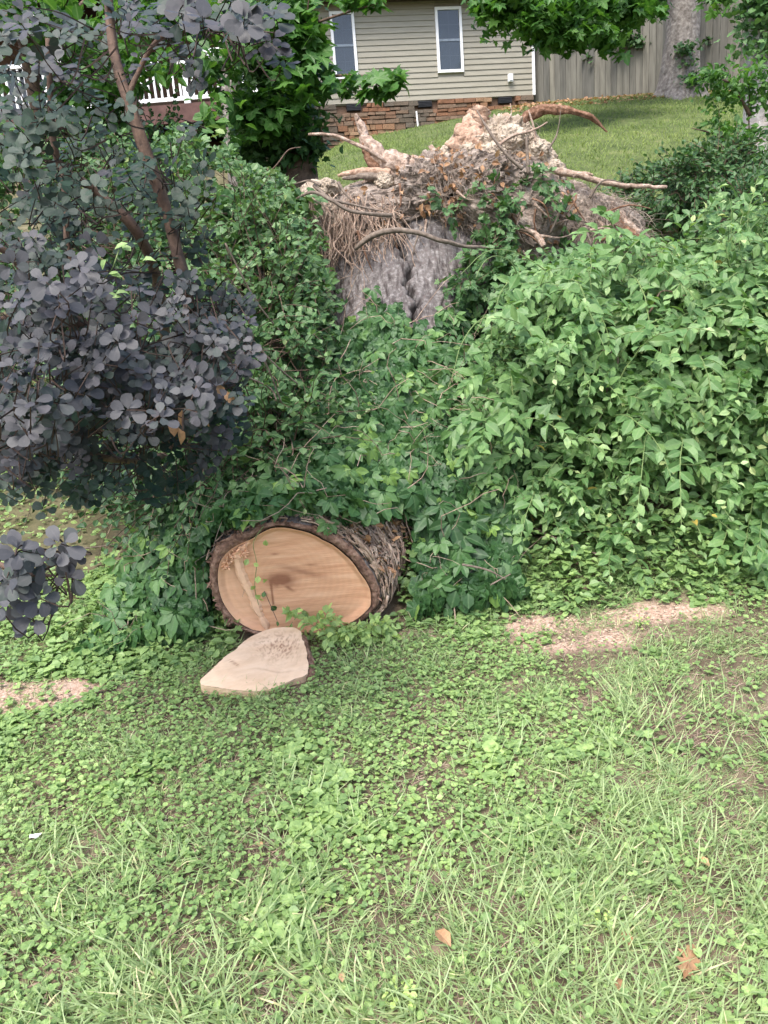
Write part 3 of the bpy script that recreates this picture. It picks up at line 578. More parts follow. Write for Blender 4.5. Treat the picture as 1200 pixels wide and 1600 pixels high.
BL = blob([(468, 300), (478, 284), (505, 284), (530, 305), (560, 320), (575, 350), (555, 385), (525, 400), (498, 380), (478, 335)], 6.0, .2, .035, 31, M_clay, 'clay_clod')
BR = blob([(855, 300), (890, 290), (930, 308), (970, 325), (1000, 350), (1000, 378), (965, 400), (930, 425), (890, 410), (860, 370)], 6.1, .25, .05, 43, M_dirt, 'root_plate')
BX = blob([(700, 262), (712, 225), (735, 196), (752, 200), (760, 225), (752, 250), (735, 268)], 6.15, .14, .03, 77, M_stub, 'torn_stub', NTb=70, NPh=40)
for k_, (x, y, rpx) in enumerate([(712, 262, 17), (752, 268, 20), (800, 215, 22), (838, 238, 20), (690, 272, 14), (775, 238, 18), (735, 240, 14), (512, 296, 17), (600, 285, 15), (866, 265, 15)]):
    blob([(x+rpx*math.cos(a), y+rpx*.8*math.sin(a)) for a in np.linspace(0, 6.2, 9)], 5.98 if x > 600 else 5.85, .08, .03, 90+k_, M_clay, 'clay_clod', NTb=40, NPh=24, lum=12)
def root(pts, rad, mt=M_root, n=30, name='root', rough=.35, sides=9, parent=fallen):
    p_ = pxpath(pts, n); p_ = p_+(np.stack([fbm(p_*9, 3, 5), fbm(p_*9, 3, 15), fbm(p_*9, 3, 25)], -1)-.5)*min(.1, 1.1*max(rad)); r_ = np.interp(np.linspace(0, 1, n), np.linspace(0, 1, len(rad)), rad)
    m_ = MB(); tubes(m_, p_, r_[None], sides if sides < 9 else 16, rough=rough*1.3, seed=int(pts[0][0])); return put(name, m_, mt, parent, smooth=True)
root([(700, 258, 5.95), (655, 262, 5.9), (615, 268, 5.88), (585, 276, 5.9)], [.05, .06, .055, .05])
root([(640, 268, 5.9), (600, 250, 5.92), (578, 222, 5.95), (563, 190, 5.95), (560, 182, 5.95)], [.1, .085, .045, .022, .006], M_root, name='broken_root')
root([(590, 270, 5.9), (572, 240, 5.92), (568, 222, 5.92)], [.05, .025, .008], M_rroot, name='root')
root([(610, 272, 5.84), (570, 268, 5.84), (528, 273, 5.84)], [.035, .028, .008], M_stub, name='splinter')
root([(604, 276, 5.82), (560, 276, 5.82), (535, 279, 5.82)], [.03, .022, .008], M_twig, name='splinter')
root([(600, 285, 5.9), (575, 295, 5.95), (560, 330, 5.95)], [.06, .07, .05], M_root)
root([(482, 210, 5.8), (520, 211, 5.8), (548, 222, 5.8), (580, 238, 5.8), (612, 259, 5.85)], [.008, .011, .012, .013, .013], M_root, rough=.15)
root([(795, 212, 6.1), (812, 193, 6.1), (840, 176, 6.1), (872, 170, 6.05), (905, 177, 6), (930, 190, 6), (950, 205, 6)], [.045, .038, .036, .032, .024, .015, .004], M_rroot, 34, rough=.5)
root([(712, 240, 6.1), (728, 212, 6.1), (745, 190, 6.12), (756, 173, 6.12)], [.1, .095, .08, .06], M_stub, 24, name='broken_root', rough=.4, sides=12)
root([(798, 215, 6.15), (793, 200, 6.15), (786, 183, 6.15)], [.06, .05, .02], M_stub, 16, name='broken_root', rough=.6)
root([(740, 262, 6.0), (748, 280, 5.85), (752, 305, 5.75), (750, 325, 5.75)], [.04, .035, .03, .012], M_root)
root([(866, 268, 5.9), (900, 272, 5.85), (940, 284, 5.8), (985, 291, 5.8), (1041, 292, 5.8)], [.03, .022, .02, .015, .012], M_root, rough=.2)
root([(895, 274, 5.85), (915, 271, 5.83), (927, 273, 5.8)], [.02, .012, .005], M_root, rough=.2)
root([(940, 320, 5.95), (965, 345, 5.85), (995, 376, 5.8)], [.03, .045, .04], M_rroot)
root([(955, 318, 5.92), (980, 348, 5.82), (1000, 365, 5.8)], [.02, .03, .025], M_root)
root([(930, 345, 5.85), (960, 370, 5.75), (985, 380, 5.75)], [.015, .022, .015], M_root)
root([(672, 228, 6), (682, 240, 5.98), (697, 252, 5.95)], [.013, .016, .016], M_root, 8)
root([(555, 388, 5.2), (575, 372, 5.15), (605, 362, 5.1), (650, 362, 5.1), (690, 376, 5.12), (725, 384, 5.2), (765, 388, 5.3)], [.012, .02, .018, .016, .014, .012, .008], M_twig, 30, name='branch', rough=.2)
root([(452, 318, 5.5), (485, 300, 5.4), (515, 312, 5.35), (550, 330, 5.35), (612, 337, 5.4)], [.006, .01, .012, .012, .014], M_twig, 26, name='branch', rough=.2)
root([(490, 290, 5.5), (515, 310, 5.4), (560, 322, 5.4), (600, 330, 5.4)], [.012, .01, .007, .004], M_twig, 20, name='branch', rough=.2)
root([(440, 293, 5.6), (480, 283, 5.5), (500, 290, 5.45)], [.004, .006, .012], M_twig, 16, name='branch', rough=.2)
root([(745, 172, 5.7), (760, 200, 5.65), (790, 240, 5.6), (816, 265, 5.6)], [.004, .008, .01, .012], M_twig, 18, name='branch', rough=.15)
root([(826, 272, 5.7), (824, 240, 5.7), (823, 213, 5.7)], [.016, .011, .007], M_twig, 10, name='branch')
root([(797, 262, 5.7), (797, 245, 5.7), (796, 234, 5.7)], [.013, .011, .008], M_twig, 8, name='branch')
root([(855, 235, 5.8), (868, 215, 5.8), (873, 195, 5.8), (877, 165, 5.8)], [.01, .006, .004, .002], M_twig, 14, name='branch')
root([(775, 230, 5.8), (800, 212, 5.8), (830, 205, 5.8), (855, 190, 5.8)], [.012, .009, .008, .004], M_root, 16, name='root')
root([(826, 172, 5.9), (834, 200, 5.9), (836, 222, 5.9)], [.004, .007, .008], M_root, 12)
root([(785, 198, 6), (798, 180, 6), (797, 162, 6)], [.006, .005, .003], M_root, 10)
root([(860, 365, 5.6), (880, 320, 5.6), (900, 290, 5.6)], [.007, .007, .005], M_twig, 14, name='branch')
root([(808, 355, 5.6), (835, 365, 5.55), (850, 385, 5.5)], [.02, .018, .018], M_root, 14)
for q in range(46):
    x = R.uniform(520, 960); y = 275+R.uniform(0, 110)+.1*(x-700); Yq = R.uniform(5.55, 5.8); L_ = R.uniform(25, 75); a = R.uniform(-.6, 2.6)
    root([(x, y, Yq), (x+L_*.5*math.cos(a)+R.normal()*6, y+L_*.5*math.sin(a)+R.normal()*6, Yq-.04), (x+L_*math.cos(a), y+L_*math.sin(a)*.9+6, Yq-.02)], [R.uniform(.006, .016), .006, .002], [M_root, M_twig, M_rroot][q % 3], 12, rough=.2, sides=6)
m_ = MB()
def hairs(Vs, n, L0, L1, r0, grav=.25, lo=0, hi=.55):
    v = Vs[:int(len(Vs)*hi)].reshape(-1, 3); v = v[R.integers(0, len(v), n)]; v = v+R.normal(size=v.shape)*.012-[0, .015, 0]
    d = rdir(n); d[:, 1] = -np.abs(d[:, 1])*.6; d[:, 2] -= .3
    p_ = shoots(v, d, R.uniform(L0, L1, n), 7, grav, .35); tubes(m_, p_, np.linspace(1, .4, 7)[None]*R.uniform(.5, 1.4, n)[:, None]*r0, 3, cap=False)
hairs(BM, 1100, .05, .2, .0017); hairs(BL, 260, .08, .25, .0018, .5); hairs(BR, 1100, .08, .26, .002); hairs(BC, 160, .04, .14, .0018)
put('fine_roots', m_, M_fine, fallen, kind='stuff')
m_ = MB()
n = 240; xq = R.uniform(480, 620, n); yq = R.uniform(300, 390, n); v = np.array([P(x, y, 5.62+.1*R.random()) for x, y in zip(xq, yq)])
p_ = shoots(v, np.column_stack([R.normal(size=n)*.5, R.normal(size=n)*.3-.3, -np.ones(n)]), R.uniform(.15, .55, n), 9, .15, .3); tubes(m_, p_, np.linspace(1, .5, 9)[None]*R.uniform(.002, .006, n)[:, None], 4, cap=False)
put('hanging_roots', m_, M_vine, fallen, kind='stuff')
# dead leaves caught in the root plate
v = BM[:70].reshape(-1, 3); v = v[R.integers(0, len(v), 420)]-[0, .03, 0]
m_ = MB(); place(m_, T_OV, v, rdir(420), nrm(rdir(420)*.7+[0, -.8, .4]), R.uniform(.03, .07, 420), R.random(420)*.9); put('caught_leaves', m_, M_dead, fallen, kind='stuff')
# dry vines over the log's right shoulder
m_ = MB(); n = 430; a = R.uniform(-.35, 1.25, n); yq = 3.41+R.random(n)**1.3*.5
def logsurf(a, y, e=.01):
    b_ = ss(3.4, 4.6, y); r0 = np.interp(a, TH, RO)*np.interp(y, LYs, LHW)/LHW[0]; X_ = np.interp(y, LYs, LHW); Z_ = np.interp(y, LYs, LHH)
    re_ = X_*Z_/np.sqrt((Z_*np.cos(a))**2+(X_*np.sin(a))**2); r_ = r0*(1-b_)+re_*b_+e
    return np.stack([np.interp(y, LYs, LC)+np.cos(a)*r_, y, np.interp(y, LYs, LZc)+np.sin(a)*r_], -1)
K = 9; A_ = a[:, None]+np.cumsum(R.normal(size=(n, K))*.06-.035, 1); Y_ = yq[:, None]+np.cumsum(R.normal(size=(n, K))*.018, 1); Y_ = np.clip(Y_, 3.405, 5)
p_ = logsurf(A_, Y_, R.uniform(.008, .05, (n, 1))); tubes(m_, p_, np.linspace(1, .6, K)[None]*R.uniform(.0025, .008, n)[:, None], 5, cap=True); 
dv = thing('dry_vines', (0, 3.5, .05), 'tangle of dry pinkish brown vine stems over the right shoulder of the sawn log', 'vines'); put('stem', m_, M_vine, dv, kind='stuff', smooth=True)
n = 160; a = R.uniform(-.4, 1.2, n); v = logsurf(a, 3.42+.5*R.random(n)**1.3, .03); m_ = MB(); place(m_, T_OV, v, rdir(n), rdir(n, .3), R.uniform(.03, .07, n), R.random(n)); put('dead_leaf', m_, M_dead, dv, kind='stuff')
# ------------------------------------------------------------------ sawn slab
SO = [(313, 1063), (331, 1046), (352, 1026), (366, 1016), (383, 1001), (402, 990), (421, 983), (445, 980), (465, 983), (474, 1000), (479, 1024), (480, 1052), (458, 1062), (437, 1072), (407, 1080), (370, 1078), (340, 1074), (316, 1070)]
def slabp(x, y): return P(x, y, float(np.interp(y, [980, 1080], [3.27, 2.89])))
so_ = np.array([slabp(x, y) for x, y in SO]); so_ = spline(np.vstack([so_, so_[:1]]), 145)[:-1]; nS = 144; so_ = so_+(fbm(so_*45, 3, 8)[:, None]-.5)*np.array([.02, .014, 0]); cS = slabp(415, 1035)
slab = thing('wood_slab', (cS[0], cS[1], 0), 'pale fan shaped slab of freshly sawn wood lying against the log end', 'wood slab')
up = nrm(np.cross(slabp(440, 1010)-slabp(360, 1060), slabp(400, 1000)-slabp(440, 1060))); up = up if up[2] > 0 else -up
nr = 30; tt = np.linspace(0, 1, nr)[:, None, None]; V = cS+(so_[None]-cS)*tt; V = V+up*(.004*(fbm(V*30, 3, 2)-.5))[..., None]
k = np.arange(nS)[None]; k2 = (k+1) % nS; i = np.arange(nr-1)[:, None]*nS; fx, fy, _ = pix(V.reshape(-1, 3))
dirt = np.clip(.75*np.exp(-(((fx-440)/38)**2+((fy-1010)/20)**2))*ss(.5, .66, n2(fx, fy, .42, 3, 6))+.35*np.exp(-((fy-1047-(fx-400)*.03-2.5*np.sin(fx*.09))/1.5)**2)*ss(45, 15, np.abs(fx-425))*(.3+n2(fx, fy, .15, 2, 4))+.7*np.exp(-((fy-1036-(fx-366)*.6)/1.6)**2)*(np.abs(fx-366) < 7), 0, .8)
M_slab = M_wood.copy(); M_slab.name = 'slab_wood'; 
for nn_ in M_slab.node_tree.nodes:
    if nn_.type == 'VALTORGB' and len(nn_.color_ramp.elements) == 3:
        for e_, c_ in zip(nn_.color_ramp.elements, [(.56, .38, .24), (.68, .49, .33), (.76, .58, .41)]): e_.color = c4(c_)
m_ = MB(); m_.add(V, np.stack([i+k, i+nS+k, i+nS+k2, i+k2], -1).reshape(-1, 4)[:, ::-1], np.column_stack([dirt, 0*dirt, 0*dirt])); put('top_face', m_, M_slab, slab, smooth=True)
m_ = MB(); E0 = so_-up*.001; E1 = so_-up*.05; V = np.concatenate([E0, E1]); k = np.arange(nS); k2 = (k+1) % nS
m_.add(V, np.stack([k, k+nS, k2+nS, k2], -1)[:, ::-1]); m_.F.append(np.arange(nS)[None]+nS); m_.M.append(0); put('edge', m_, M_slab, slab)
m_ = MB(); rgt = np.array([slabp(x, y) for x, y in [(470, 990), (480, 1010), (484, 1035), (484, 1054)]]); tubes(m_, spline(rgt-up*.03, 16), np.full((1, 16), .022), 7, rough=.6); put('bark_edge', m_, M_rimbark, slab)
# ------------------------------------------------------------------ ivy bank over the log
def logtop(x, y):
    X_ = np.interp(y, LYs, LHW); Z_ = np.interp(y, LYs, LHH); u = (x-np.interp(y, LYs, LC))/(X_+.06)
    return np.where((np.abs(u) < 1) & (y > 3.42), np.interp(y, LYs, LZc)+(Z_+.05)*np.sqrt(np.clip(1-u*u, 0, 1)), -9)
def SI(x, y):
    h = H(x, y); hump = (.12+.42*ss(3.45, 4.1, y))*ss(-1.75, -.95, x+.25*(y-3.5))*(1-.85*ss(5.0, 5.8, y)); hump = hump*(.65+.7*n2(x, y, 2.2, 3, 61))
    dip = .3*np.exp(-(((x-.62)/.16)**2+((y-4.3)/.5)**2))
    s_ = np.maximum(h+hump-dip*(logtop(x, y) < 0), logtop(x, y)+.03+.05*n2(x, y, 5, 2, 8))
    return s_+.17*(n2(x, y, 5, 3, 62)-.5)
ivy = thing('ivy', (.2, 4.2, .3), 'dark glossy ivy and creeper blanket covering the middle of the fallen log', 'ivy')
def sample_surf(n, x0, x1, y0, y1, fn, keep):
    out = []
    while sum(len(o) for o in out) < n:
        x = R.uniform(x0, x1, n); y = R.uniform(y0, y1, n); e = .03; gx = (fn(x+e, y)-fn(x-e, y))/(2*e); gy = (fn(x, y+e)-fn(x, y-e))/(2*e)
        w = np.clip(np.sqrt(1+gx**2+gy**2), 1, 4)/4; z = fn(x, y); ok = (R.random(n) < w) & keep(x, y, z); nn = nrm(np.stack([-gx, -gy, np.ones(n)], -1))
        out.append(np.column_stack([x, y, z, nn])[ok])
    o = np.concatenate(out)[:n]; return o[:, :3], o[:, 3:]
def ivykeep(x, y, z):
    px, py, _ = pix(np.stack([x, y, z], -1)); on = logtop(x, y) > z-.2
    face = (px > 322) & (px < 650) & (py > 795) & (py < 1000) & (y < 4.6)
    bark = (y > 4.8) & on & (py < 500+22*np.sin(px*.05)+16*np.sin(px*.17)+R.normal(size=len(px))*9)
    right = (px > 775+60*(n2(x, y, 3, 2, 77)-.3)+R.random(len(x))*40) & (y < 5.6)
    leftb = x < -1.55+.35*(y-3.4)*(y < 4.6)+.7*ss(4.6, 5.4, y)
    drape = face & (logtop(x, y) > 0) & (px < 560+20*np.sin(py*.3)) & (py < 824+10*np.sin(px*.13))
    return (~face | drape) & ~bark & ~right & ~leftb
T_, N_ = sample_surf(23000, -1.7, 2.0, 3.38, 6.1, SI, ivykeep); n = len(T_)
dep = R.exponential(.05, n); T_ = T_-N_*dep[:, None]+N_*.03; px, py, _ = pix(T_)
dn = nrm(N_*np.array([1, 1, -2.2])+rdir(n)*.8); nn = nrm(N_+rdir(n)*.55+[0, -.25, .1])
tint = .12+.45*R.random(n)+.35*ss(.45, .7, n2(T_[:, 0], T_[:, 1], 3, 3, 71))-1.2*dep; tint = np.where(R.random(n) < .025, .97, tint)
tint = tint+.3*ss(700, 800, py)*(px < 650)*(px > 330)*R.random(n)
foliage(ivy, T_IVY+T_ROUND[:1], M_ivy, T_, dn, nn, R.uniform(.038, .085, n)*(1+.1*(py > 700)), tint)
v, d_ = sample_surf(700, -1.5, 1.6, 3.4, 6, SI, ivykeep); m_ = MB(); n = len(v); p_ = shoots(v-d_*.02, rdir(n, -.2), R.uniform(.15, .6, n), 8, .02, .35); tubes(m_, p_, np.linspace(1, .5, 8)[None]*R.uniform(.001, .0035, n)[:, None], 4, cap=False)
put('stem', m_, M_vine, ivy, kind='stuff')
# compound creeper leaves
def creeper(parent, centres, sz, tints, mt=M_ivy, nl=5, face=(0, -.8, .6), k=300, nm='leaflet', tpl=T_OV):
    T_, D_, N_, S_, C_ = [], [], [], [], []
    for c, s, tn in zip(centres, sz, tints):
        a = nrm(np.array(face)+R.normal(size=3)*.35); ref = nrm(np.cross(a, [1, .1, 0.])); sx = np.cross(ref, a); a0 = R.uniform(-.5, .5)
        for j in range(nl):
            g = a0+(j-(nl-1)/2)*(4.0/nl) if nl < 6 else a0+j*2*math.pi/nl
            dd = nrm(-ref*math.cos(g)*(1 if ref[2] > 0 else -1)+sx*math.sin(g)+a*(-.15)); T_.append(np.array(c)+dd*s*.12); D_.append(dd); N_.append(nrm(a+R.normal(size=3)*.2)); S_.append(s*(1.1-.3*abs(j-(nl-1)/2)/nl*2)*R.uniform(.85, 1.1)); C_.append(tn)
    foliage(parent, tpl, mt, np.array(T_), np.array(D_), np.array(N_), np.array(S_), np.array(C_), k=k, nm=nm)
v, d_ = sample_surf(230, -1.4, 1.6, 3.42, 5.6, SI, ivykeep); vc = thing('creeper', (0, 4.1, .4), 'five leaflet creeper sprawling over the ivy bank behind the sawn log end', 'creeper')
creeper(vc, v+d_*.06, R.uniform(.05, .1, len(v)), R.uniform(.4, 1, len(v)))
n = 70; tv = thing('creeper', (-.4, 3.5, .6), 'fresh five leaflet creeper trailing over the top rim of the sawn log', 'creeper'); a = R.uniform(.75, 2.5, n); v = logsurf(a, 3.4+.22*R.random(n), .03+.04*R.random(n)); creeper(tv, v, R.uniform(.035, .065, n), R.uniform(.45, 1, n)); n = 60; a = R.uniform(.5, 2.6, n); m_ = MB(); A_ = a[:, None]+np.cumsum(R.normal(size=(n, 9))*.05, 1); tubes(m_, logsurf(A_, np.clip(3.4+.15*R.random((n, 1))+np.cumsum(R.normal(size=(n, 9))*.02, 1), 3.39, 4), .02), np.full((n, 9), .0028), 4, cap=False); put('stem', m_, M_vine, tv, kind='stuff')
big = thing('creeper', tuple(P(705, 850, 3.7)), 'large dark bluish creeper leaves hanging right of the sawn log end', 'creeper')
creeper(big, [P(x, y, Y_) for x, y, Y_ in [(690, 790, 3.75), (705, 815, 3.68), (722, 838, 3.66), (700, 848, 3.64), (728, 862, 3.62), (645, 770, 3.7), (668, 805, 3.72), (740, 815, 3.7)]], [.12, .13, .11, .12, .12, .1, .11, .09], [.25, .2, .15, .2, .12, .3, .25, .2], k=60)
# hanging vine in front of the sawn face
hv = thing('hanging_vine', tuple(P(395, 830, 3.36)), 'thin leafy vine dangling down across the sawn face', 'vine'); pts = pxpath([(412, 822, 3.38), (396, 848, 3.36), (401, 880, 3.35), (398, 915, 3.35), (404, 945, 3.36)], 20); m_ = MB(); tubes(m_, pts, np.full((1, 20), .0018), 4); put('stem', m_, M_green, hv)
vp = [P(x, y, 3.34) for x, y in [(388, 873), (396, 880), (404, 900), (411, 905), (392, 916), (408, 935), (398, 930), (415, 843)]]
foliage(hv, T_ROUND, M_clover, np.array(vp), nrm(R.normal(size=(8, 3))*.5+[0, 0, -.4]), np.tile([0, -1, .3], (8, 1)), R.uniform(.025, .042, 8), R.uniform(.7, .95, 8))

# ------------------------------------------------------------------ leafy shrub on the right
shrub = thing('leafy_shrub', (2.1, 4.4, H(2.1, 4.4)), 'large sprawling pale green shrub with arching leafy shoots right of the log', 'shrub')
ELL = [((1010, 680, 4.6), (1.0, .7, .85), 520), ((1190, 640, 4.5), (.9, .8, 1.0), 520), ((850, 600, 4.9), (.5, .5, .5), 300), ((830, 780, 4.35), (.45, .45, .5), 260), ((1010, 530, 5.2), (.85, .55, .5), 330), ((1180, 480, 5.0), (.75, .6, .6), 330), ((1480, 620, 4.7), (1.1, .9, 1.0), 330), ((960, 830, 4.15), (.6, .4, .4), 240), ((1150, 840, 4.0), (.5, .4, .42), 240), ((870, 470, 5.3), (.4, .4, .25), 140)]
ST, SD = [], []
for c, r, k in ELL:
    p_, d_ = ell_pts(k, P(*c), r, .35, .86, .25); lump = .55+.85*fbm(d_*2.4+len(ST)*2.3, 2, 19); ST.append(P(*c)+(p_-P(*c))*lump[:, None]); SD.append(d_)
ST = np.concatenate(ST); SD = np.concatenate(SD); hz = H(ST[:, 0], ST[:, 1]); ok = ST[:, 2] > hz+.05; ST, SD = ST[ok], SD[ok]; n = len(ST)
px, py, _ = pix(ST)
L_ = R.uniform(.28, .55, n); P0 = shoots(ST, nrm(SD+np.array([-.15, -.35, .55])+R.normal(size=(n, 3))*.35), L_, 9, .16, .09)
T_, D_, N_, S_, t_ = shoot_leaves(P0, 13, .084, .08, .85, .45, up=(0, -.45, .75), nj=.35); ok = (T_[:, 2] > H(T_[:, 0], T_[:, 1])+.02)
qx, qy, _ = pix(T_); lim = np.interp(qy, [250, 430, 560, 700, 800, 960], [960, 800, 735, 690, 735, 790]); ok &= (qx > lim-R.random(len(qx))*25) & ~((qy > 925+25*np.sin(qx*.04)) & (T_[:, 1] < 4.2))
top = np.interp(qx, [700, 790, 870, 940, 1000, 1060, 1140, 1200], [500, 430, 395, 400, 385, 345, 300, 290]); ok &= qy > top-R.random(len(qx))*18
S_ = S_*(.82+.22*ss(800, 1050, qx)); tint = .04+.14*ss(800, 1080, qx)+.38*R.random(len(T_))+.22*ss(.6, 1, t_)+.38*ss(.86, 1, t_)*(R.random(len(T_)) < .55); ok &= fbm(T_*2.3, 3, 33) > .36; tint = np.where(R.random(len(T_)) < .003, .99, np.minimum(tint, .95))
# long arching shoots with bigger pale tipped leaves hanging over the front of the shrub
TP = [P(R.uniform(740, 1290), R.uniform(330, 800), R.uniform(3.9, 4.5)) for _ in range(230)]; TP = np.array([q for q in TP if pix(q)[1] > np.interp(pix(q)[0], [700, 790, 870, 940, 1000, 1060, 1140, 1200], [520, 450, 400, 400, 390, 350, 310, 300])])
ux, uy, _ = pix(TP); TP = TP+np.array([0, 1, 0])*(ss(600, 330, uy)*.75)[:, None]; n = len(TP)
PL = shoots(TP, np.stack([R.uniform(-.9, .35, n), R.uniform(-.8, -.1, n), R.uniform(.1, .8, n)], -1), R.uniform(.3, .75, n), 11, .17, .07)
T2, D2, N2, S2, t2 = shoot_leaves(PL, 15, .1, .12, .9, .5, up=(0, -.5, .75), nj=.3); ux, uy, _ = pix(T2); k2_ = (ux > np.interp(uy, [250, 430, 560, 700, 800, 960], [960, 800, 735, 690, 735, 790])) & (T2[:, 2] > H(T2[:, 0], T2[:, 1])+.03)
tint2 = .3+.35*R.random(len(T2))+.4*ss(.6, 1, t2)*R.random(len(T2))
T_ = np.concatenate([T_[ok], T2[k2_]]); D_ = np.concatenate([D_[ok], D2[k2_]]); N_ = np.concatenate([N_[ok], N2[k2_]]); S_ = np.concatenate([S_[ok], S2[k2_]]); tint = np.concatenate([tint[ok], np.minimum(tint2[k2_], .93)])
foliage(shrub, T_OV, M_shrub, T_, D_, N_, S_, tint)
m_ = MB(); tubes(m_, PL[pix(PL[:, 0])[0] > 790], np.linspace(1, .4, 11)[None]*np.full(((pix(PL[:, 0])[0] > 790).sum(), 1), .0042), 5, cap=False); put('arching_shoots', m_, M_green, shrub, kind='stuff')
sx, sy, _ = pix(P0.mean(1)); okp = (sx > np.interp(sy, [250, 430, 560, 700, 800, 960], [970, 830, 765, 720, 765, 820])) & (sy > np.interp(sx, [700, 790, 870, 940, 1000, 1060, 1140, 1200], [520, 450, 415, 420, 405, 365, 320, 310])) & (P0[:, -1, 2] > H(P0[:, -1, 0], P0[:, -1, 1])+.08)
m_ = MB(); tubes(m_, P0[okp], np.linspace(1, .4, 9)[None]*np.full((okp.sum(), 1), .0035), 3, cap=False); put('shoots', m_, M_green, shrub, kind='stuff')
for q in range(26):
    a = ST[R.integers(0, len(ST))]; b_ = np.array([R.uniform(1.2, 3.0), R.uniform(4.3, 5), 0]); b_[2] = H(b_[0], b_[1])-.05; mid = (a+b_)/2+R.normal(size=3)*.12+[0, 0, .1]
    m_ = MB(); tubes(m_, spline([b_, mid, a], 12), np.linspace(.016, .005, 12)[None], 6, rough=.2); put('branch', m_, M_stem, shrub, smooth=True)
root([(835, 825, 3.9), (870, 845, 3.75), (910, 880, 3.7)], [.004, .007, .005], M_twig, 16, name='branch', parent=shrub); root([(845, 830, 3.85), (900, 855, 3.75), (950, 870, 3.7), (990, 880, 3.68), (1035, 905, 3.66)], [.005, .006, .005, .006, .005], M_twig, 20, name='branch', parent=shrub)
root([(930, 545, 4.2), (965, 560, 4.15), (945, 620, 4.1), (935, 680, 4.05)], [.004, .007, .006, .003], M_twig, 20, name='branch', parent=shrub)
root([(1005, 500, 4.3), (1020, 480, 4.3), (1035, 455, 4.35), (1070, 462, 4.3)], [.006, .005, .004, .003], M_stem, 20, name='branch', parent=shrub)

# ------------------------------------------------------------------ smoke bush on the left
M_stwig = simple('dark_twig', [(.3, (.022, .015, .012)), (.7, (.075, .048, .036))], 40, .85, .2, .01)
smoke = thing('smoke_bush', (-.75, 2.9, H(-.75, 2.9)), 'purple grey leaved smoke bush leaning over the left side of the yard', 'shrub')
SR = [((185, 520, 2.35), 200, 105, .45, 110), ((60, 590, 2.1), 110, 90, .4, 55), ((240, 610, 2.3), 150, 75, .4, 85), ((345, 540, 2.5), 60, 110, .3, 40), ((60, 430, 2.2), 130, 70, .4, 40), ((140, 350, 2.7), 180, 85, .5, 46), ((110, 220, 2.6), 150, 110, .6, 46), ((60, 60, 2.4), 90, 80, .6, 24), ((180, 60, 2.7), 120, 80, .5, 26), ((300, 300, 2.8), 60, 110, .4, 12),
      ((330, 20, 2.2), 110, 40, .4, 26), ((420, 80, 2.3), 26, 50, .2, 6), ((290, 90, 2.6), 40, 40, .3, 5), ((130, 730, 2.75), 190, 75, .5, 46), ((320, 670, 2.6), 60, 70, .3, 24), ((20, 690, 2.3), 60, 70, .3, 16), ((50, 690, 2.5), 110, 60, .4, 40), ((180, 640, 2.6), 120, 60, .4, 40), ((-120, 520, 2.3), 120, 260, .6, 70), ((-100, 150, 2.4), 110, 150, .6, 30)]
RC, RT, RS = [], [], []
for (cx_, cy_, Y_), ax_, ay_, ady, k in SR:
    for _ in range(int(k*(1.0 if cy_ < 100 else 1.5))):
        while True:
            v = R.uniform(-1, 1, 3)
            if v@v < 1: break
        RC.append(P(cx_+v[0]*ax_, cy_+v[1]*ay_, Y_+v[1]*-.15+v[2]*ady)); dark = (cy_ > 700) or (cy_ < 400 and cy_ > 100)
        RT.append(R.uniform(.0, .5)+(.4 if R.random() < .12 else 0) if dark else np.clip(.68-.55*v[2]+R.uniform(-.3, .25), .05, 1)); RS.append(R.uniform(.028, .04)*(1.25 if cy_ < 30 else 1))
for _ in range(15):
    v = R.normal(size=3)*.45; RC.append(P(min(15+v[0]*110, 100), 900+v[1]*80, 1.47+v[2]*.12)); RT.append(R.uniform(.7, 1)); RS.append(.033)
for x, y in [(95, 850), (75, 875), (106, 903), (62, 935), (30, 860), (20, 900), (50, 960), (5, 940)]: RC.append(P(x, y, 1.42)); RT.append(.9); RS.append(.036)
RC = np.array(RC); RT = np.array(RT); RS = np.array(RS)
T_, D_, N_, S_, C_ = [], [], [], [], []
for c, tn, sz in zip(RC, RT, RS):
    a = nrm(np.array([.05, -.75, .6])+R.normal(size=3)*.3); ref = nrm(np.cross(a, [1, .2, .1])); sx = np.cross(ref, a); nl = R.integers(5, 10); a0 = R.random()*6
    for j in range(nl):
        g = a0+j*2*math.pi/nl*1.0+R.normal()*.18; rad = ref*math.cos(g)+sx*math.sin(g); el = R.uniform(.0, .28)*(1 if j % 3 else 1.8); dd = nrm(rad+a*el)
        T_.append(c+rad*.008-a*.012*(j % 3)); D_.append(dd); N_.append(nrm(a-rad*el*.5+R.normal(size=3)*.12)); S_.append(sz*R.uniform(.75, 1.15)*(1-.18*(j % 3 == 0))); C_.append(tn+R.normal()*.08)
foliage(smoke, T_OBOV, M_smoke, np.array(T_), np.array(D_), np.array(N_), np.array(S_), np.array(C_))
def limb(parent, pts, rad, mt=M_stem, name='branch', n=26, rough=.25):
    p_ = pxpath(pts, n); m_ = MB(); tubes(m_, p_, np.interp(np.linspace(0, 1, n), np.linspace(0, 1, len(rad)), rad)[None], 9, rough=rough); put(name, m_, mt, parent, smooth=True); return p_
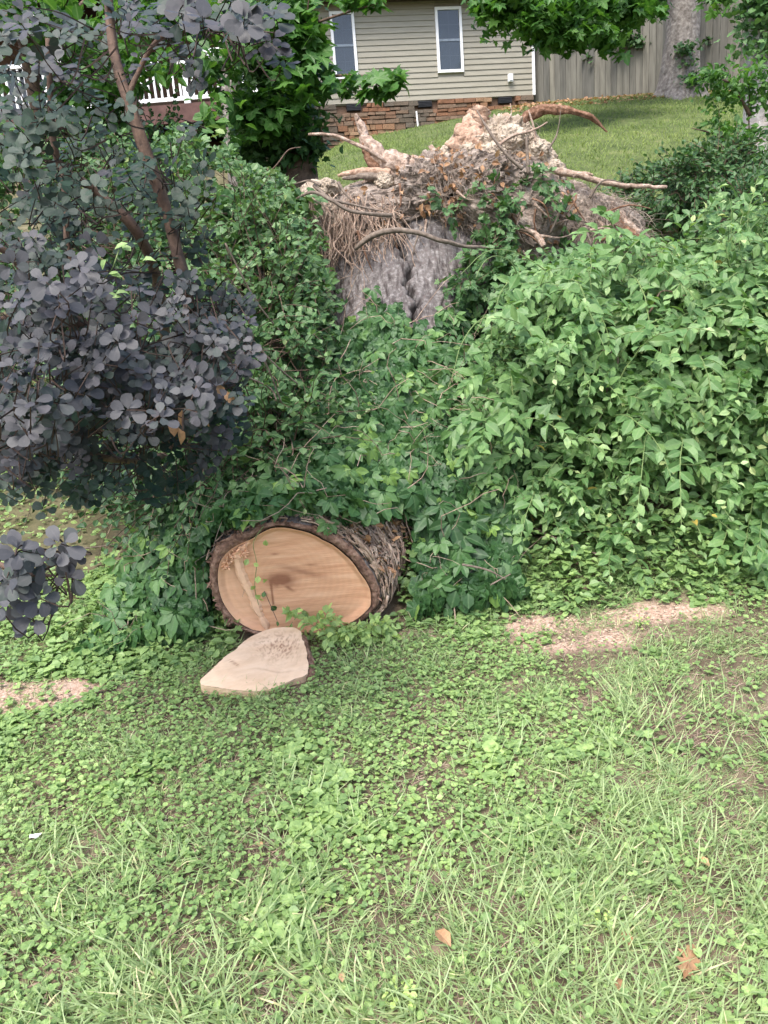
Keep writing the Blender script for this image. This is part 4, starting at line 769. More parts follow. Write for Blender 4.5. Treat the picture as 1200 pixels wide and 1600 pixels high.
SK = [limb(smoke, [(235, 770, 4.5), (272, 690, 3.9), (305, 580, 3.2), (296, 480, 2.62), (262, 340, 2.6), (215, 200, 2.6), (178, 80, 2.65), (165, -60, 2.7)], [.034, .032, .028, .02, .02, .019, .016, .012], name='trunk', n=44),
      limb(smoke, [(275, 680, 3.8), (200, 570, 2.75), (125, 505, 2.6), (70, 475, 2.55), (20, 400, 2.5)], [.026, .024, .02, .018, .012]),
      limb(smoke, [(275, 680, 3.8), (240, 420, 2.9), (150, 300, 2.8), (90, 250, 2.7), (75, 60, 2.6)], [.026, .02, .016, .012, .008]),
      limb(smoke, [(200, 570, 2.75), (115, 420, 2.6), (103, 320, 2.6), (95, 260, 2.6)], [.012, .01, .009, .006]),
      limb(smoke, [(200, 150, 2.62), (240, 70, 2.6), (310, 20, 2.4)], [.009, .007, .004]), limb(smoke, [(262, 710, 4.0), (200, 720, 2.7), (60, 690, 2.5), (-60, 640, 2.3)], [.018, .012, .01, .008]),
      limb(smoke, [(20, 400, 2.5), (-80, 330, 2.4), (-180, 200, 2.4)], [.012, .009, .005]), limb(smoke, [(70, 475, 2.55), (-60, 520, 2.4), (-200, 560, 2.3)], [.014, .01, .005]),
      limb(smoke, [(-160, 700, 2.2), (-60, 840, 1.6), (20, 890, 1.5), (80, 900, 1.45)], [.014, .01, .006, .003])]
SKp = np.concatenate(SK); PT = []
for c in RC:
    dd = np.linalg.norm(SKp-c, axis=1); j = np.argmin(dd+R.random(len(dd))*.15); e = SKp[j]
    e = c+(e-c)*min(1, .12/dd[j])+[0, .13, .0]
    PT.append(spline([e, (e+c)/2+R.normal(size=3)*.04-[0, 0, .03], c], 8))
m_ = MB(); tubes(m_, np.array(PT), np.linspace(.0028, .0014, 8)[None], 3, cap=False); put('twigs', m_, M_stwig, smoke, kind='stuff')
for q, (x, y) in enumerate([(340, 598), (350, 610), (322, 640), (300, 625), (278, 668), (285, 640), (270, 655)]):
    m_ = MB(); place(m_, T_OV, [P(x, y, 2.12)], [[R.normal()*.3, 0, -1]], [[R.normal(), -1, 0]], [.05], [.8]); put('dead_leaf', m_, M_dead, smoke)
# light green sprig among the purple leaves
sp = thing('vine_sprig', tuple(P(180, 420, 2.05)), 'small bright green sprig poking through the purple leaves', 'vine sprig'); pts = pxpath([(160, 440, 2.1), (175, 420, 2.0), (186, 390, 2.0)], 10); m_ = MB(); tubes(m_, pts, np.full((1, 10), .0015), 4); put('stem', m_, M_green, sp)
foliage(sp, T_OV, M_clover, np.array([P(x, y, 2.0) for x, y in [(165, 405), (185, 425), (170, 428), (200, 380), (205, 392), (180, 460), (170, 458), (175, 465), (150, 410), (222, 408)]]), nrm(R.normal(size=(10, 3))*[1, .2, .4]), np.tile([0, -.6, .8], (10, 1)), R.uniform(.022, .036, 10), R.uniform(.3, .75, 10))
# arching bare stems right of the smoke bush
bs = thing('bare_stems', tuple(P(420, 560, 3.9)), 'thin bare arching stems crossing the thicket right of the purple bush', 'stems')
for pts in ([(330, 440, 3.6), (370, 500, 3.7), (420, 560, 3.8), (465, 600, 3.9)], [(370, 540, 3.6), (410, 560, 3.7), (440, 630, 3.8)], [(375, 585, 3.6), (420, 605, 3.7), (432, 625, 3.7)], [(352, 380, 4), (400, 470, 4.1), (440, 520, 4.2)]): limb(bs, pts, [.004, .005, .004], M_twig, 'stem', 20, .1)

# ------------------------------------------------------------------ thickets and weeds (leaf clouds on shoots)
def bush(name, loc, label, cat, ells, mt, lf, per, tpls=T_ROUND, L_=(.25, .5), keep=None, t0=.1, t1=.5, tipt=.25, droop=.12, k=300, up=(0, -.4, .8), stem=M_stem, group=None, front=.2, sr=.004, loose=0):
    o = thing(name, loc, label, cat, group); A, B = [], []
    for c, r, n_ in ells: p_, d_ = ell_pts(n_, P(*c), r, .3, .9, front); lump = (.45+1.05*fbm(d_*2.6+len(A)*3.1, 3, 15)) if loose else .62+.75*fbm(d_*1.7+len(A)*3.1, 2, 15); A.append(P(*c)+(p_-P(*c))*lump[:, None]); B.append(d_)
    A = np.concatenate(A); B = np.concatenate(B); ok = A[:, 2] > H(A[:, 0], A[:, 1])+.02; A, B = A[ok], B[ok]; n = len(A)
    P0 = shoots(A, nrm(B+np.array([0, -.2, .45])+R.normal(size=(n, 3))*.45), R.uniform(*L_, n)*np.where(R.random(n) < .07, 1.5, 1), 7, droop, .13)
    T_, D_, N_, S_, t_ = shoot_leaves(P0, per, lf, .1, .85, .35, up=up, nj=.5); ok = T_[:, 2] > H(T_[:, 0], T_[:, 1])+.01
    if keep is not None: ok &= keep(T_)
    tn = t0+(t1-t0)*R.random(len(T_))+tipt*ss(.7, 1, t_)*R.random(len(T_)); tn = tn+.15*(n2(T_[:, 0]*1, T_[:, 2], 2.5, 2, 14)-.5)
    foliage(o, tpls, mt, T_[ok], D_[ok], N_[ok], S_[ok], tn[ok], k=k)
    m_ = MB()
    if keep is not None: kk = keep(P0[:, 0]) & keep(P0[:, -1]); P0 = P0[kk]
    if len(P0): tubes(m_, P0, np.linspace(1, .4, 7)[None]*np.full((len(P0), 1), sr), 3, cap=False); put('twigs', m_, stem, o, kind='stuff')
    return o
def pk(fn): return lambda T: fn(*pix(T)[:2])
thk = bush('thicket', (-1.0, 5.6, H(-1.0, 5.6)), 'tangled honeysuckle thicket between the purple bush and the root plate', 'thicket',
     [((330, 400, 5.6), (.65, .6, .5), 420), ((440, 420, 5.4), (.42, .5, .55), 380), ((300, 300, 6.2), (.75, .6, .5), 340), ((440, 340, 6.0), (.35, .4, .35), 220), ((420, 520, 4.9), (.5, .4, .4), 360), ((250, 250, 7.0), (.8, .6, .5), 180), ((330, 600, 4.4), (.4, .4, .4), 260), ((380, 700, 4.2), (.45, .4, .25), 260)],
     M_thick, .055, 12, L_=(.25, .75), loose=1, keep=pk(lambda x, y: (x < np.interp(y, [150, 290, 420, 520, 640], [520, 510, 555, 580, 640])-80*n2(x, y, .03, 3, 5)-50*R.random(len(x))**2) & (y > np.interp(x, [200, 300, 380, 460, 520], [150, 175, 215, 255, 275])+90*n2(x, y, .022, 3, 9)) & (n2(x, y, .028, 3, 12) > .33)), tipt=.3, t1=.75)
cloud_q = [(P(380, 330, 5.3), (.3, .15, .12), 150), (P(330, 300, 5.6), (.3, .2, .12), 120), (P(400, 380, 5.1), (.2, .12, .1), 70), (P(360, 470, 4.9), (.25, .12, .15), 80), (P(470, 300, 5.6), (.12, .1, .12), 50), (P(430, 600, 4.4), (.15, .1, .1), 40), (P(300, 240, 6.4), (.3, .2, .15), 110)]
for pts in ([(380, 310, 6.1), (430, 260, 6), (450, 235, 6), (470, 230, 6)], [(300, 330, 5.8), (380, 330, 5.7), (500, 305, 5.6)], [(440, 560, 4.9), (470, 490, 4.9), (490, 430, 5)], [(345, 520, 4.6), (430, 470, 4.8), (480, 400, 5)]): limb(thk, pts, [.005, .005, .003], M_stem, 'branch', 20, .1)
wl_ = thing('weeds', (-1.1, 3.6, 0), 'band of round leaved weeds along the left foot of the ivy bank', 'weeds')
def carpet(o, n, x0, x1, y0, y1, lf, mt, tpls, h, keep=None, t0=.2, t1=.8, k=300, mass='foliage', tiltz=1.1):
    x = R.uniform(x0, x1, n); y = R.uniform(y0, y1, n); z = H(x, y); ok = np.ones(n, bool) if keep is None else keep(x, y); x, y, z = x[ok], y[ok], z[ok]; n = len(x)
    if n == 0: return
    hh = h(x, y)*R.random(n)**.7; T_ = np.stack([x, y, z+hh], -1); a = R.uniform(0, 6.28, n); D_ = np.stack([np.cos(a), np.sin(a), R.uniform(-.3, .3, n)], -1); N_ = nrm(rdir(n)*.5+[0, -.15, tiltz])
    foliage(o, tpls, mt, T_, D_, N_, lf*R.uniform(.6, 1.25, n), t0+(t1-t0)*R.random(n)+.2*(n2(x, y, 5, 2, 31)-.5), k=k, mass=mass)
carpet(wl_, 3800, -2.2, -.75, 3.15, 4.7, .05, M_clover, T_ROUND+T_IVY, lambda x, y: .05+.16*ss(3.2, 3.8, y)*ss(-1.9, -1.2, x), keep=lambda x, y: (saw(x, y) < .15) & (R.random(len(x)) < ss(-2.1, -1.2, x-.15*(y-3.4))) & (y > 3.2+.25*(x+.75)**2*0), t0=.0, t1=.6)
wr2 = thing('weeds', (.8, 3.5, 0), 'leafy green weeds along the foot of the shrub behind the sawdust', 'weeds')
carpet(wr2, 3200, -.15, 2.2, 3.36, 4.0, .05, M_clover, T_OV+T_ROUND+T_IVY, lambda x, y: .04+.2*ss(3.4, 3.75, y), t0=-.1, t1=.6, keep=lambda x, y: (x > .02) & (R.random(len(x)) < ss(3.3, 3.5, y+.05*np.sin(x*9))))
sd_ = bush('seedling_clump', tuple(P(520, 990, 3.3)), 'fresh bright green seedlings growing against the bottom of the sawn face', 'seedlings', [((500, 985, 3.3), (.05, .04, .05), 10), ((545, 985, 3.28), (.09, .05, .07), 22), ((585, 975, 3.3), (.05, .04, .05), 10), ((455, 970, 3.34), (.035, .02, .02), 4)], M_clover, .05, 7, T_ROUND+T_OV, (.06, .12), t0=.3, t1=.95, stem=M_green, sr=.0015, k=200)
# creeper on the root plate
rc = bush('bramble', tuple(P(790, 400, 5.5)), 'dark green bramble leaves growing over the front of the root plate', 'bramble', [((775, 340, 5.6), (.08, .1, .16), 20), ((765, 400, 5.45), (.12, .12, .15), 30), ((790, 435, 5.35), (.2, .15, .08), 34), ((735, 440, 5.3), (.1, .1, .1), 18), ((840, 285, 5.7), (.1, .1, .04), 10), ((700, 330, 5.6), (.16, .05, .03), 6), ((880, 340, 5.6), (.1, .05, .06), 5)], M_thick, .07, 7, T_IVY+T_STAR, (.1, .2), t0=.15, t1=.7)
# ------------------------------------------------------------------ trees
def trunk(parent, pts, rad, mt, name='trunk', n=40, sides=24, rough=.25, flare=0):
    p_ = spline(pts, n); r_ = np.interp(np.linspace(0, 1, n), np.linspace(0, 1, len(rad)), rad); m_ = MB(); T = nrm(np.gradient(p_, axis=0)); th = np.arange(sides)*2*math.pi/sides
    Xx = nrm(np.cross(T, [0, 1, 0.])); Yy = np.cross(T, Xx); dr = np.stack([np.cos(th), np.sin(th)], 0)
    base = Xx[:, None]*dr[0][None, :, None]+Yy[:, None]*dr[1][None, :, None]
    fl = 1+flare*np.exp(-np.linspace(0, 1, n)*9)[:, None]*(.5+.5*np.cos(th*5+1))[None]
    q = np.stack([np.cos(th)[None]*3+0*p_[:, :1], np.sin(th)[None]*3+0*p_[:, :1], p_[:, 2:3]*1.2+0*th[None]], -1)
    rr = r_[:, None]*fl*(1+rough*(1-np.abs(2*fbm(q*2.2, 3, 3)-1)*2)*.4)
    V = p_[:, None]+base*rr[..., None]; i = np.arange(n-1)[:, None]*sides; k = np.arange(sides)[None]; k2 = (k+1) % sides
    m_.add(V, np.stack([i+k, i+k2, i+sides+k2, i+sides+k], -1).reshape(-1, 4)); return put(name, m_, mt, parent, smooth=True)
def cloud(parent, blobs, mt, lf, tpls, t0=.1, t1=.9, k=300, mass='crown', droop=.4, keep=None):
    """blobs: (centre, radii, n) in world; leaves in clumps"""
    T_, Dd, Nn, S_, C_ = [], [], [], [], []
    for c, r, n_ in blobs:
        c = np.array(c, float); r = np.array(r, float); ncl = max(3, int(n_/45)); cc = c+nrm(R.normal(size=(ncl, 3)))*r*R.uniform(.35, 1, (ncl, 1))
        q = R.integers(0, ncl, n_); sp_ = .3*r.min()+.12; v = cc[q]+R.normal(size=(n_, 3))*np.array([sp_, sp_, sp_*.55])*.6
        T_.append(v); cn = R.random(ncl)*.35; C_.append(cn[q]+R.random(n_)*.65); Dd.append(nrm(rdir(n_)*[1, 1, .4]+[0, 0, -droop])); Nn.append(nrm(rdir(n_)*.6+[0, -.25, .8])); S_.append(lf*R.uniform(.6, 1.2, n_))
    T_, Dd, Nn, S_, C_ = map(np.concatenate, (T_, Dd, Nn, S_, C_)); ok = T_[:, 2] > H(T_[:, 0], T_[:, 1])
    if keep is not None: ok &= keep(T_)
    foliage(parent, tpls, mt, T_[ok], Dd[ok], Nn[ok], S_[ok], t0+(t1-t0)*C_[ok], k=k, mass=mass)
def B(px, py, Y, rx, ry, rz, n): return (P(px, py, Y), (rx, ry, rz), n)
# vine wrapped tree behind the thicket
q = P(462, 290, 8.2); vt = thing('vine_covered_tree', (q[0], 8.2, H(q[0], 8.2)), 'brown trunk wrapped in climbing ivy in front of the house left corner', 'tree'); gz = float(H(q[0], 8.2))
c0 = P(462, 292, 8.2); c1 = P(440, 120, 8.2); c2 = P(425, -60, 8.2); c3 = P(410, -400, 8.2)
trunk(vt, [[c0[0]+.02, 8.2, gz-.2], c0, c1, c2, c3], [.3, .22, .19, .17, .14], M_stem, flare=.2)
q = P(375, 300, 8.8); g2 = thing('grey_trunk', (q[0], 8.8, H(q[0], 8.8)), 'slim grey trunk showing between thicket leaves left of the vine covered tree', 'tree trunk'); trunk(g2, [[q[0], 8.8, H(q[0], 8.8)-.2], P(374, 260, 8.8), P(362, 150, 8.8), P(350, -100, 8.8)], [.14, .12, .1, .09], M_bark)
cloud(vt, [B(440, 190, 8.05, .36, .3, .45, 1500), B(425, 90, 8.0, .3, .3, .45, 1300), B(425, 0, 8.0, .36, .3, .4, 1200), B(400, -120, 8, .5, .4, .6, 900), B(475, 250, 8.0, .1, .2, .25, 160), B(395, 210, 8, .2, .2, .3, 420)], M_ivy, .085, T_IVY, mass='ivy_mass', k=150)
q = P(430, 60, 7.4); st = thing('star_leaf_branches', (c0[0], 7.9, c0[2]), 'bright star shaped leaves on side branches of the vine covered tree reaching across the siding', 'tree')
cloud(st, [B(430, 190, 7.5, .25, .2, .32, 170), B(400, 180, 7.5, .12, .2, .15, 40), B(498, 50, 7.3, .07, .1, .16, 36), B(468, 90, 7.4, .12, .2, .25, 90), B(600, 128, 7.0, .16, .12, .05, 60), B(560, 4, 7.2, .2, .15, .04, 40), B(470, 10, 7.4, .25, .2, .14, 110), B(545, 125, 7.2, .1, .1, .05, 26), B(460, 140, 7.4, .16, .15, .2, 90)], M_tree, .15, T_STAR, t0=.0, t1=.75, mass='foliage', keep=pk(lambda x, y: (x < 520) | (y > 88+20*R.random(len(x))) | (y < 14)))
for pts in ([(430, 100, 7.9), (500, 118, 7.5), (560, 118, 7.2), (625, 135, 7.0)], [(425, 120, 7.9), (470, 60, 7.5), (485, -20, 7.3)], [(430, 60, 7.9), (510, 30, 7.4), (590, 5, 7.1)], [(430, 200, 7.9), (410, 190, 7.6), (395, 160, 7.5)]): limb(st, pts, [.022, .014, .008, .004], M_stem, 'branch', 18)
# foliage of the trees behind the smoke bush
tb = thing('understory_tree', (-2.6, 7.0, H(-2.6, 7)), 'green leafy tree behind the smoke bush screening the deck', 'tree')
trunk(tb, [[-2.6, 7, H(-2.6, 7)-.2], [-2.55, 7, 2.4], [-2.5, 6.9, 4.2], [-2.4, 6.9, 6]], [.07, .06, .05, .03], M_stem, sides=10)
for a in range(9): 
    z0 = 2.4+a*.35; e = np.array([-2.5+R.uniform(-1.5, 1.5), 6.9+R.uniform(-.6, .6), z0+R.uniform(.2, .9)]); m_ = MB(); tubes(m_, spline([[-2.52, 6.92, z0], ([-2.52, 6.92, z0]+e)/2+[0, 0, .15], e], 10), np.linspace(.03, .006, 10)[None], 6); put('branch', m_, M_stem, tb, smooth=True)
hole = lambda x, y: ((y > 118) & (y < 195) & (((x > 222) & (x < 320)) | (x < 58))) | ((y > 40) & (y < 140) & (x < 60)) | ((np.abs(x-247) < 14) & (np.abs(y-62) < 12)) | ((np.abs(x-80) < 12) & (np.abs(y-66) < 10))
cloud(tb, [B(110, 60, 6.8, 1.0, .5, .45, 900), B(150, 130, 6.6, .3, .3, .2, 260), B(330, 165, 6.6, .12, .2, .15, 90), B(270, 60, 7.0, .8, .5, .4, 600), B(40, 10, 6.6, .8, .5, .5, 500), B(350, 90, 7.2, .3, .3, .25, 160), B(140, 150, 7, .35, .3, .3, 450), B(90, 230, 6.8, .8, .5, .3, 500), B(300, 20, 7, .6, .4, .4, 400), B(-120, 120, 6.8, .8, .5, .8, 500)], M_tree, .1, T_ROUND+T_OV, t0=.0, t1=.8, keep=pk(lambda x, y: ~(hole(x, y) & (R.random(len(x)) < .86)) & (x < 430)))
fr_ = bush('background_shrub', (-3.2, 6.4, H(-3.2, 6.4)), 'shadowy green shrub in front of the deck posts at far left', 'shrub', [((60, 330, 6.6), (1.3, .6, .6), 280), ((200, 280, 7.2), (.7, .5, .4), 190), ((60, 520, 5.6), (.9, .5, .5), 180), ((200, 560, 5.2), (.6, .4, .5), 170), ((230, 430, 5.6), (.5, .4, .5), 180), ((-150, 400, 6.2), (1, .6, .9), 180)], M_thick, .07, 10, t0=-.05, t1=.4, tipt=.2)
dp = bush('dark_understory', (-1.1, 4.6, H(-1.1, 4.6)), 'dark leafy undergrowth beneath the smoke bush canopy', 'undergrowth', [((180, 660, 4.6), (.35, .4, .3), 170), ((260, 700, 4.4), (.35, .35, .3), 200), ((300, 780, 4.0), (.25, .25, .2), 110), ((240, 590, 5), (.4, .4, .4), 180)], M_ivy, .055, 9, t0=-.1, t1=.3, tipt=.1)
# oak before the fence
q = P(1062, 138, 15.6); ok_ = thing('oak_tree', (q[0], 15.6, H(q[0], 15.6)), 'tall grey barked tree with flared base standing before the wooden fence', 'tree'); gz = float(H(q[0], 15.6))
trunk(ok_, [[q[0], 15.6, gz-.25], [q[0]+.0, 15.6, gz+.25], P(1066, 60, 15.6), P(1070, -30, 15.6), P(1075, -300, 15.6)], [.46, .33, .27, .26, .24], M_bark, flare=.75, n=60, sides=40)
for a, b_ in (((1075, 105, 15.3), 90), ((1062, 60, 15.3), 40), ((1084, 90, 15.2), 110), ((1080, 125, 15.2), 130), ((1062, 20, 15.3), 30)): pass
cloud(ok_, [B(1076, 118, 15.25, .12, .1, .25, 260), B(1068, 60, 15.25, .16, .1, .5, 170)], M_ivy, .07, T_IVY, mass='climbing_ivy', k=40)
cr_ = [B(850, 15, 12.5, .85, .6, .5, 750), B(940, 10, 13, .8, .6, .4, 650), B(800, -20, 12.5, .5, .5, .35, 350), B(880, 62, 12.3, .4, .3, .2, 240), B(945, 62, 12.8, .22, .2, .14, 90), B(1000, -110, 14, 1.6, 1, .5, 800), B(985, 25, 14.5, .5, .4, .25, 240), B(905, 5, 13, .6, .5, .4, 300), B(835, 55, 12.3, .25, .2, .2, 110), B(1130, 0, 13.5, .2, .3, .15, 70)]
cloud(ok_, cr_, M_tree, .17, T_STAR, t0=.05, t1=.85, mass='crown')
for e in ((840, 20, 12.6), (945, 50, 12.9), (790, 5, 12.5), (1130, -5, 13.6)):
    m_ = MB(); s0 = P(1070, -120, 15.6); e = P(*e); tubes(m_, spline([s0, (s0+e)/2+[0, 0, .3], e], 16), np.linspace(.1, .012, 16)[None], 8, rough=.2); put('limb', m_, M_bark, ok_, smooth=True)
# lone pale trunk at the right edge
q = P(1192, 210, 8.6); pt = thing('pale_trunk', (q[0], 8.6, H(q[0], 8.6)), 'pale grey tree trunk at the right edge with vines climbing its upper half', 'tree'); gz = float(H(q[0], 8.6))
trunk(pt, [[q[0]+.08, 8.6, gz-.2], P(1196, 250, 8.6), P(1202, 100, 8.6), P(1195, -50, 8.6), P(1190, -350, 8.6)], [.3, .23, .2, .19, .16], simple('pale_bark', [(.3, (.2, .17, .16)), (.5, (.4, .36, .34)), (.7, (.6, .56, .54))], 12, .9, .8, .02), flare=.3, n=60, sides=30)
cloud(pt, [B(1195, 30, 8.35, .25, .18, .4, 800), B(1190, -90, 8.35, .3, .2, .5, 600), B(1200, 180, 8.3, .2, .1, .4, 60)], M_ivy, .07, T_IVY, mass='climbing_ivy', k=120, t0=.3, t1=.95)
sg = thing('sapling', (4.0, 7.6, H(4.0, 7.6)), 'small sapling with layered green leaf sprays in front of the pale trunk', 'sapling')
for pts in ([(1185, 330, 7.6), (1178, 250, 7.6), (1170, 190, 7.6), (1175, 90, 7.6)], [(1178, 250, 7.6), (1150, 225, 7.5), (1120, 210, 7.4), (1080, 200, 7.4)], [(1172, 180, 7.6), (1140, 130, 7.5), (1100, 125, 7.4)], [(1180, 300, 7.6), (1140, 260, 7.5), (1100, 250, 7.4)]): limb(sg, pts, [.018, .012, .007, .003], M_stem, 'branch', 20)
cloud(sg, [B(1160, 145, 7.5, .35, .25, .1, 320), B(1120, 118, 7.4, .22, .2, .07, 170), B(1185, 110, 7.5, .25, .2, .12, 200), B(1150, 215, 7.5, .22, .2, .07, 170), B(1120, 190, 7.4, .2, .15, .05, 90), B(1190, 260, 7.5, .15, .15, .1, 100), B(1100, 255, 7.4, .15, .15, .04, 50)], M_tree, .075, T_OV, t0=.05, t1=.8, mass='foliage')
for bi, (cx_, cy_, Y_, rx_, rz_, nb_) in enumerate([(1110, 280, 7.2, .55, .22, 300), (1190, 335, 6.2, .5, .22, 220), (1030, 305, 8.0, .6, .12, 220), (1130, 265, 8.2, .4, .1, 100)]):
    q = P(cx_, cy_+20, Y_); bush('low_bush', (q[0], Y_, H(q[0], Y_)), ['dark low bush just below the sapling at the lawn edge', 'shaded bush at the right edge above the pale shrub', 'low green growth behind the thin bare root right of the root plate', 'small bush at the foot of the pale trunk'][bi], 'bush', [((cx_, cy_, Y_), (rx_, .4, rz_), nb_)], M_thick, .07, 8, T_OV+T_ROUND, (.15, .3), t0=-.05, t1=.55, k=70)
gp = thing('grape_vine', (-.7, 5.4, H(-.7, 5.4)), 'pale large round vine leaves lying over the top of the left thicket', 'vine'); cloud(gp, cloud_q, M_thick, .085, T_IVY+T_ROUND, t0=.35, t1=.95, mass='foliage', k=200)
# trees and hedge beyond the fence
for i_, (px_, Y_, s_, lab) in enumerate([(880, 24, 1.0, 'dark leafy tree beyond the fence next to the house corner'), (1000, 25, 1.1, 'dense dark green tree beyond the middle of the fence'), (1130, 22, 1.0, 'shadowy tree beyond the right end of the fence'), (1300, 22, 1.3, 'broad dark tree beyond the fence outside the right edge'), (-150, 26, 1.6, 'tall dark tree behind the deck roof at far left')]):
    q = P(px_, 60, Y_); gz = float(H(q[0], Y_)); tr = thing('background_tree', (q[0], Y_, gz), lab, 'tree', 'trees beyond the fence and house')
    trunk(tr, [[q[0], Y_, gz-.2], [q[0], Y_, gz+2], [q[0]+.3, Y_, gz+5], [q[0]+.2, Y_, gz+8]], [.3, .24, .2, .12], M_bark, sides=14)
    c = np.array([q[0], Y_, gz]); cloud(tr, [(c+[R.uniform(-1.5, 1.5), R.uniform(-1, 1), 1.2+R.uniform(0, 6.5)], (1.6*s_, 1.3, 1.2*s_), 420) for _ in range(9)], M_far, .24, T_OV+T_STAR, mass='crown', k=30)
    for a in range(5):
        e = c+[R.uniform(-2, 2), R.uniform(-1, 1), R.uniform(3, 7)]; m_ = MB(); s0 = c+[.1, 0, 1.8+a*.8]; tubes(m_, spline([s0, (s0+e)/2+[0, 0, .2], e], 8), np.linspace(.1, .02, 8)[None], 6); put('limb', m_, M_bark, tr, smooth=True)
fv = thing('fence_vine', (FA[0]+2, FA[1]-.6, 5), 'dark vine patches hanging over the top of the wooden fence', 'vine'); cloud(fv, [B(930, 95, 18.0, .25, .06, .3, 130), B(1000, 60, 17.2, .6, .1, .22, 420), B(900, 72, 18.3, .3, .08, .12, 90), B(1110, 70, 16.2, .2, .06, .2, 60)], M_far, .11, T_IVY, k=20)
# rough wall of woodland far behind everything, reads as one mass
wd_ = MB(); n = 17000; a = R.uniform(-1.15, 1.15, n); rr = R.uniform(34, 42, n); x = np.sin(a)*rr; y = np.cos(a)*rr; z = H(x, y)+R.random(n)*11
place(wd_, T_CARD, np.stack([x, y, z], -1), rdir(n), nrm(rdir(n)+[0, -1, .6]), R.uniform(.7, 1.3, n), .5*R.random(n)+.5*n2(x, z, .4, 3, 8)-.1); tag(put('woodland', wd_, M_far, loc=(0, 0, 0)), 'distant dark green woodland rising behind the house and fence', kind='stuff')

# ------------------------------------------------------------------ grass, clover and lawn (uncountable)
def blocked(x, y): return ((y > 3.38) & (x > -1.0) & (x < .3)) | (y > 3.95)
def inslab(x, y):
    px, py, _ = pix(np.stack([x, y, H(x, y)], -1)); return (px > 318) & (px < 484) & (py > np.interp(px, [318, 360, 420, 484], [1060, 1015, 985, 985])) & (py < 1076)
n = 225000; x = R.uniform(-2.7, 2.3, n); y = .75+3.3*R.random(n)**.8; gdens = n2(x, y, 1.6, 3, 50); gd = ss(.35, .6, gdens+.22*ss(2.2, 1.2, y)*ss(-1.2, .2, x+.25)+.1*ss(-.4, .8, x)-.16*ss(2.0, 3.0, y)*(x < .3)); 
keep = (R.random(n) < .5+.5*gd) & (R.random(n) < 1-.7*saw(x, y)) & (R.random(n) < 1-.85*bare(x, y)) & ~blocked(x, y) & ~inslab(x, y); x, y, gdens = x[keep], y[keep], gdens[keep]; n = len(x)
tuft = n2(x, y, 7, 2, 51); Lh = (.028+.05*ss(.42, .72, tuft)+.035*ss(2.5, 1.3, y))*R.uniform(.3, 1.2, n)*np.where(R.random(n) < .03, 1.5, 1); fa = 2*math.pi*n2(x, y, 2.5, 2, 52)*1.5
d_ = nrm(np.stack([np.cos(fa)*.6+R.normal(size=n)*.55, np.sin(fa)*.6+R.normal(size=n)*.55-.1, .55+.7*R.random(n)], -1)); up = nrm(np.stack([R.normal(size=n)*.6, -.6+R.normal(size=n)*.4, np.full(n, .8)], -1))
g_ = MB(); tn = np.clip(.1+.45*R.random(n)+.35*(n2(x, y, 1.2, 3, 53)-.4)+.2*ss(.4, .7, gdens), 0, .84); tn = np.where(R.random(n) < .07, R.uniform(.88, 1, n), tn)
place(g_, T_GRASS, np.stack([x, y, H(x, y)-.003], -1), d_, up, Lh*1.15, tn)
tf = [(.62, 2.0, 90), (.35, 1.55, 120), (.05, 1.75, 80), (.95, 2.5, 70), (-.35, 2.05, 60), (.5, 1.35, 120), (-.6, 1.5, 90), (.8, 1.75, 90), (1.15, 3.0, 50), (.2, 1.4, 90), (.75, 2.35, 60), (1.3, 2.2, 70), (-.9, 1.9, 60), (.3, 2.4, 50)]
for cx_, cy_, k in tf:
    k = int(k*1.6); x = cx_+R.normal(size=k)*.13; y = cy_+R.normal(size=k)*.09; a = R.uniform(0, 6.28, k); d_ = nrm(np.stack([np.cos(a)*.5+(x-cx_)*1.5, np.sin(a)*.5+(y-cy_)*1.5-.1, np.full(k, 1.0)], -1)); place(g_, T_GRASS[:2], np.stack([x, y, H(x, y)], -1), d_, nrm(np.stack([-d_[:, 0], -d_[:, 1]-.4, np.full(k, .4)], -1)), R.uniform(.06, .14, k), .35+.4*R.random(k))
n = 34000; x = np.where(R.random(n) < .5, R.uniform(-6, -2.8, n), R.uniform(2.3, 6.5, n)); y = R.uniform(.8, 5.2, n); place(g_, T_GRASS[:2], np.stack([x, y, H(x, y)], -1), nrm(np.stack([R.normal(size=n)*.6, R.normal(size=n)*.6, .5+R.random(n)], -1)), nrm(rdir(n)+[0, -.8, .5]), R.uniform(.06, .14, n), .1+.7*R.random(n))
tag(put('grass', g_, M_grass, loc=(0, 0, 0)), 'mixed long and short green grass blades of the foreground lawn', kind='stuff')
n = 112000; x = R.uniform(-3.2, 2.4, n); y = 1.0+3.3*R.random(n)**.95; cd = n2(x, y, 1.9, 3, 54); c_ = ss(.38, .55, cd+.25*ss(1.9, 2.6, y)*ss(.7, -.1, x)+.1*ss(1.5, 2.6, y)-.1*ss(.2, 1, x)-.1*ss(1.9, 1.3, y)*ss(-.6, .3, x))
keep = (R.random(n) < .22+.78*c_) & (R.random(n) < 1-.94*saw(x, y)) & (R.random(n) < 1-.85*bare(x, y)) & ~((y > 3.38) & (x > -1.0) & (x < .3)) & ~((y > 3.95) & (x > -1.2)) & ~inslab(x, y); x, y = x[keep], y[keep]; n = len(x)
a = R.uniform(0, 6.28, n); hh = .008+.035*R.random(n)*(.4+1.2*n2(x, y, 5, 2, 55)); g_ = MB(); sz = R.uniform(.008, .0225, n)*(1+.9*ss(.6, .72, n2(x, y, 3, 2, 56)))*(1+.6*(R.random(n) < .05))
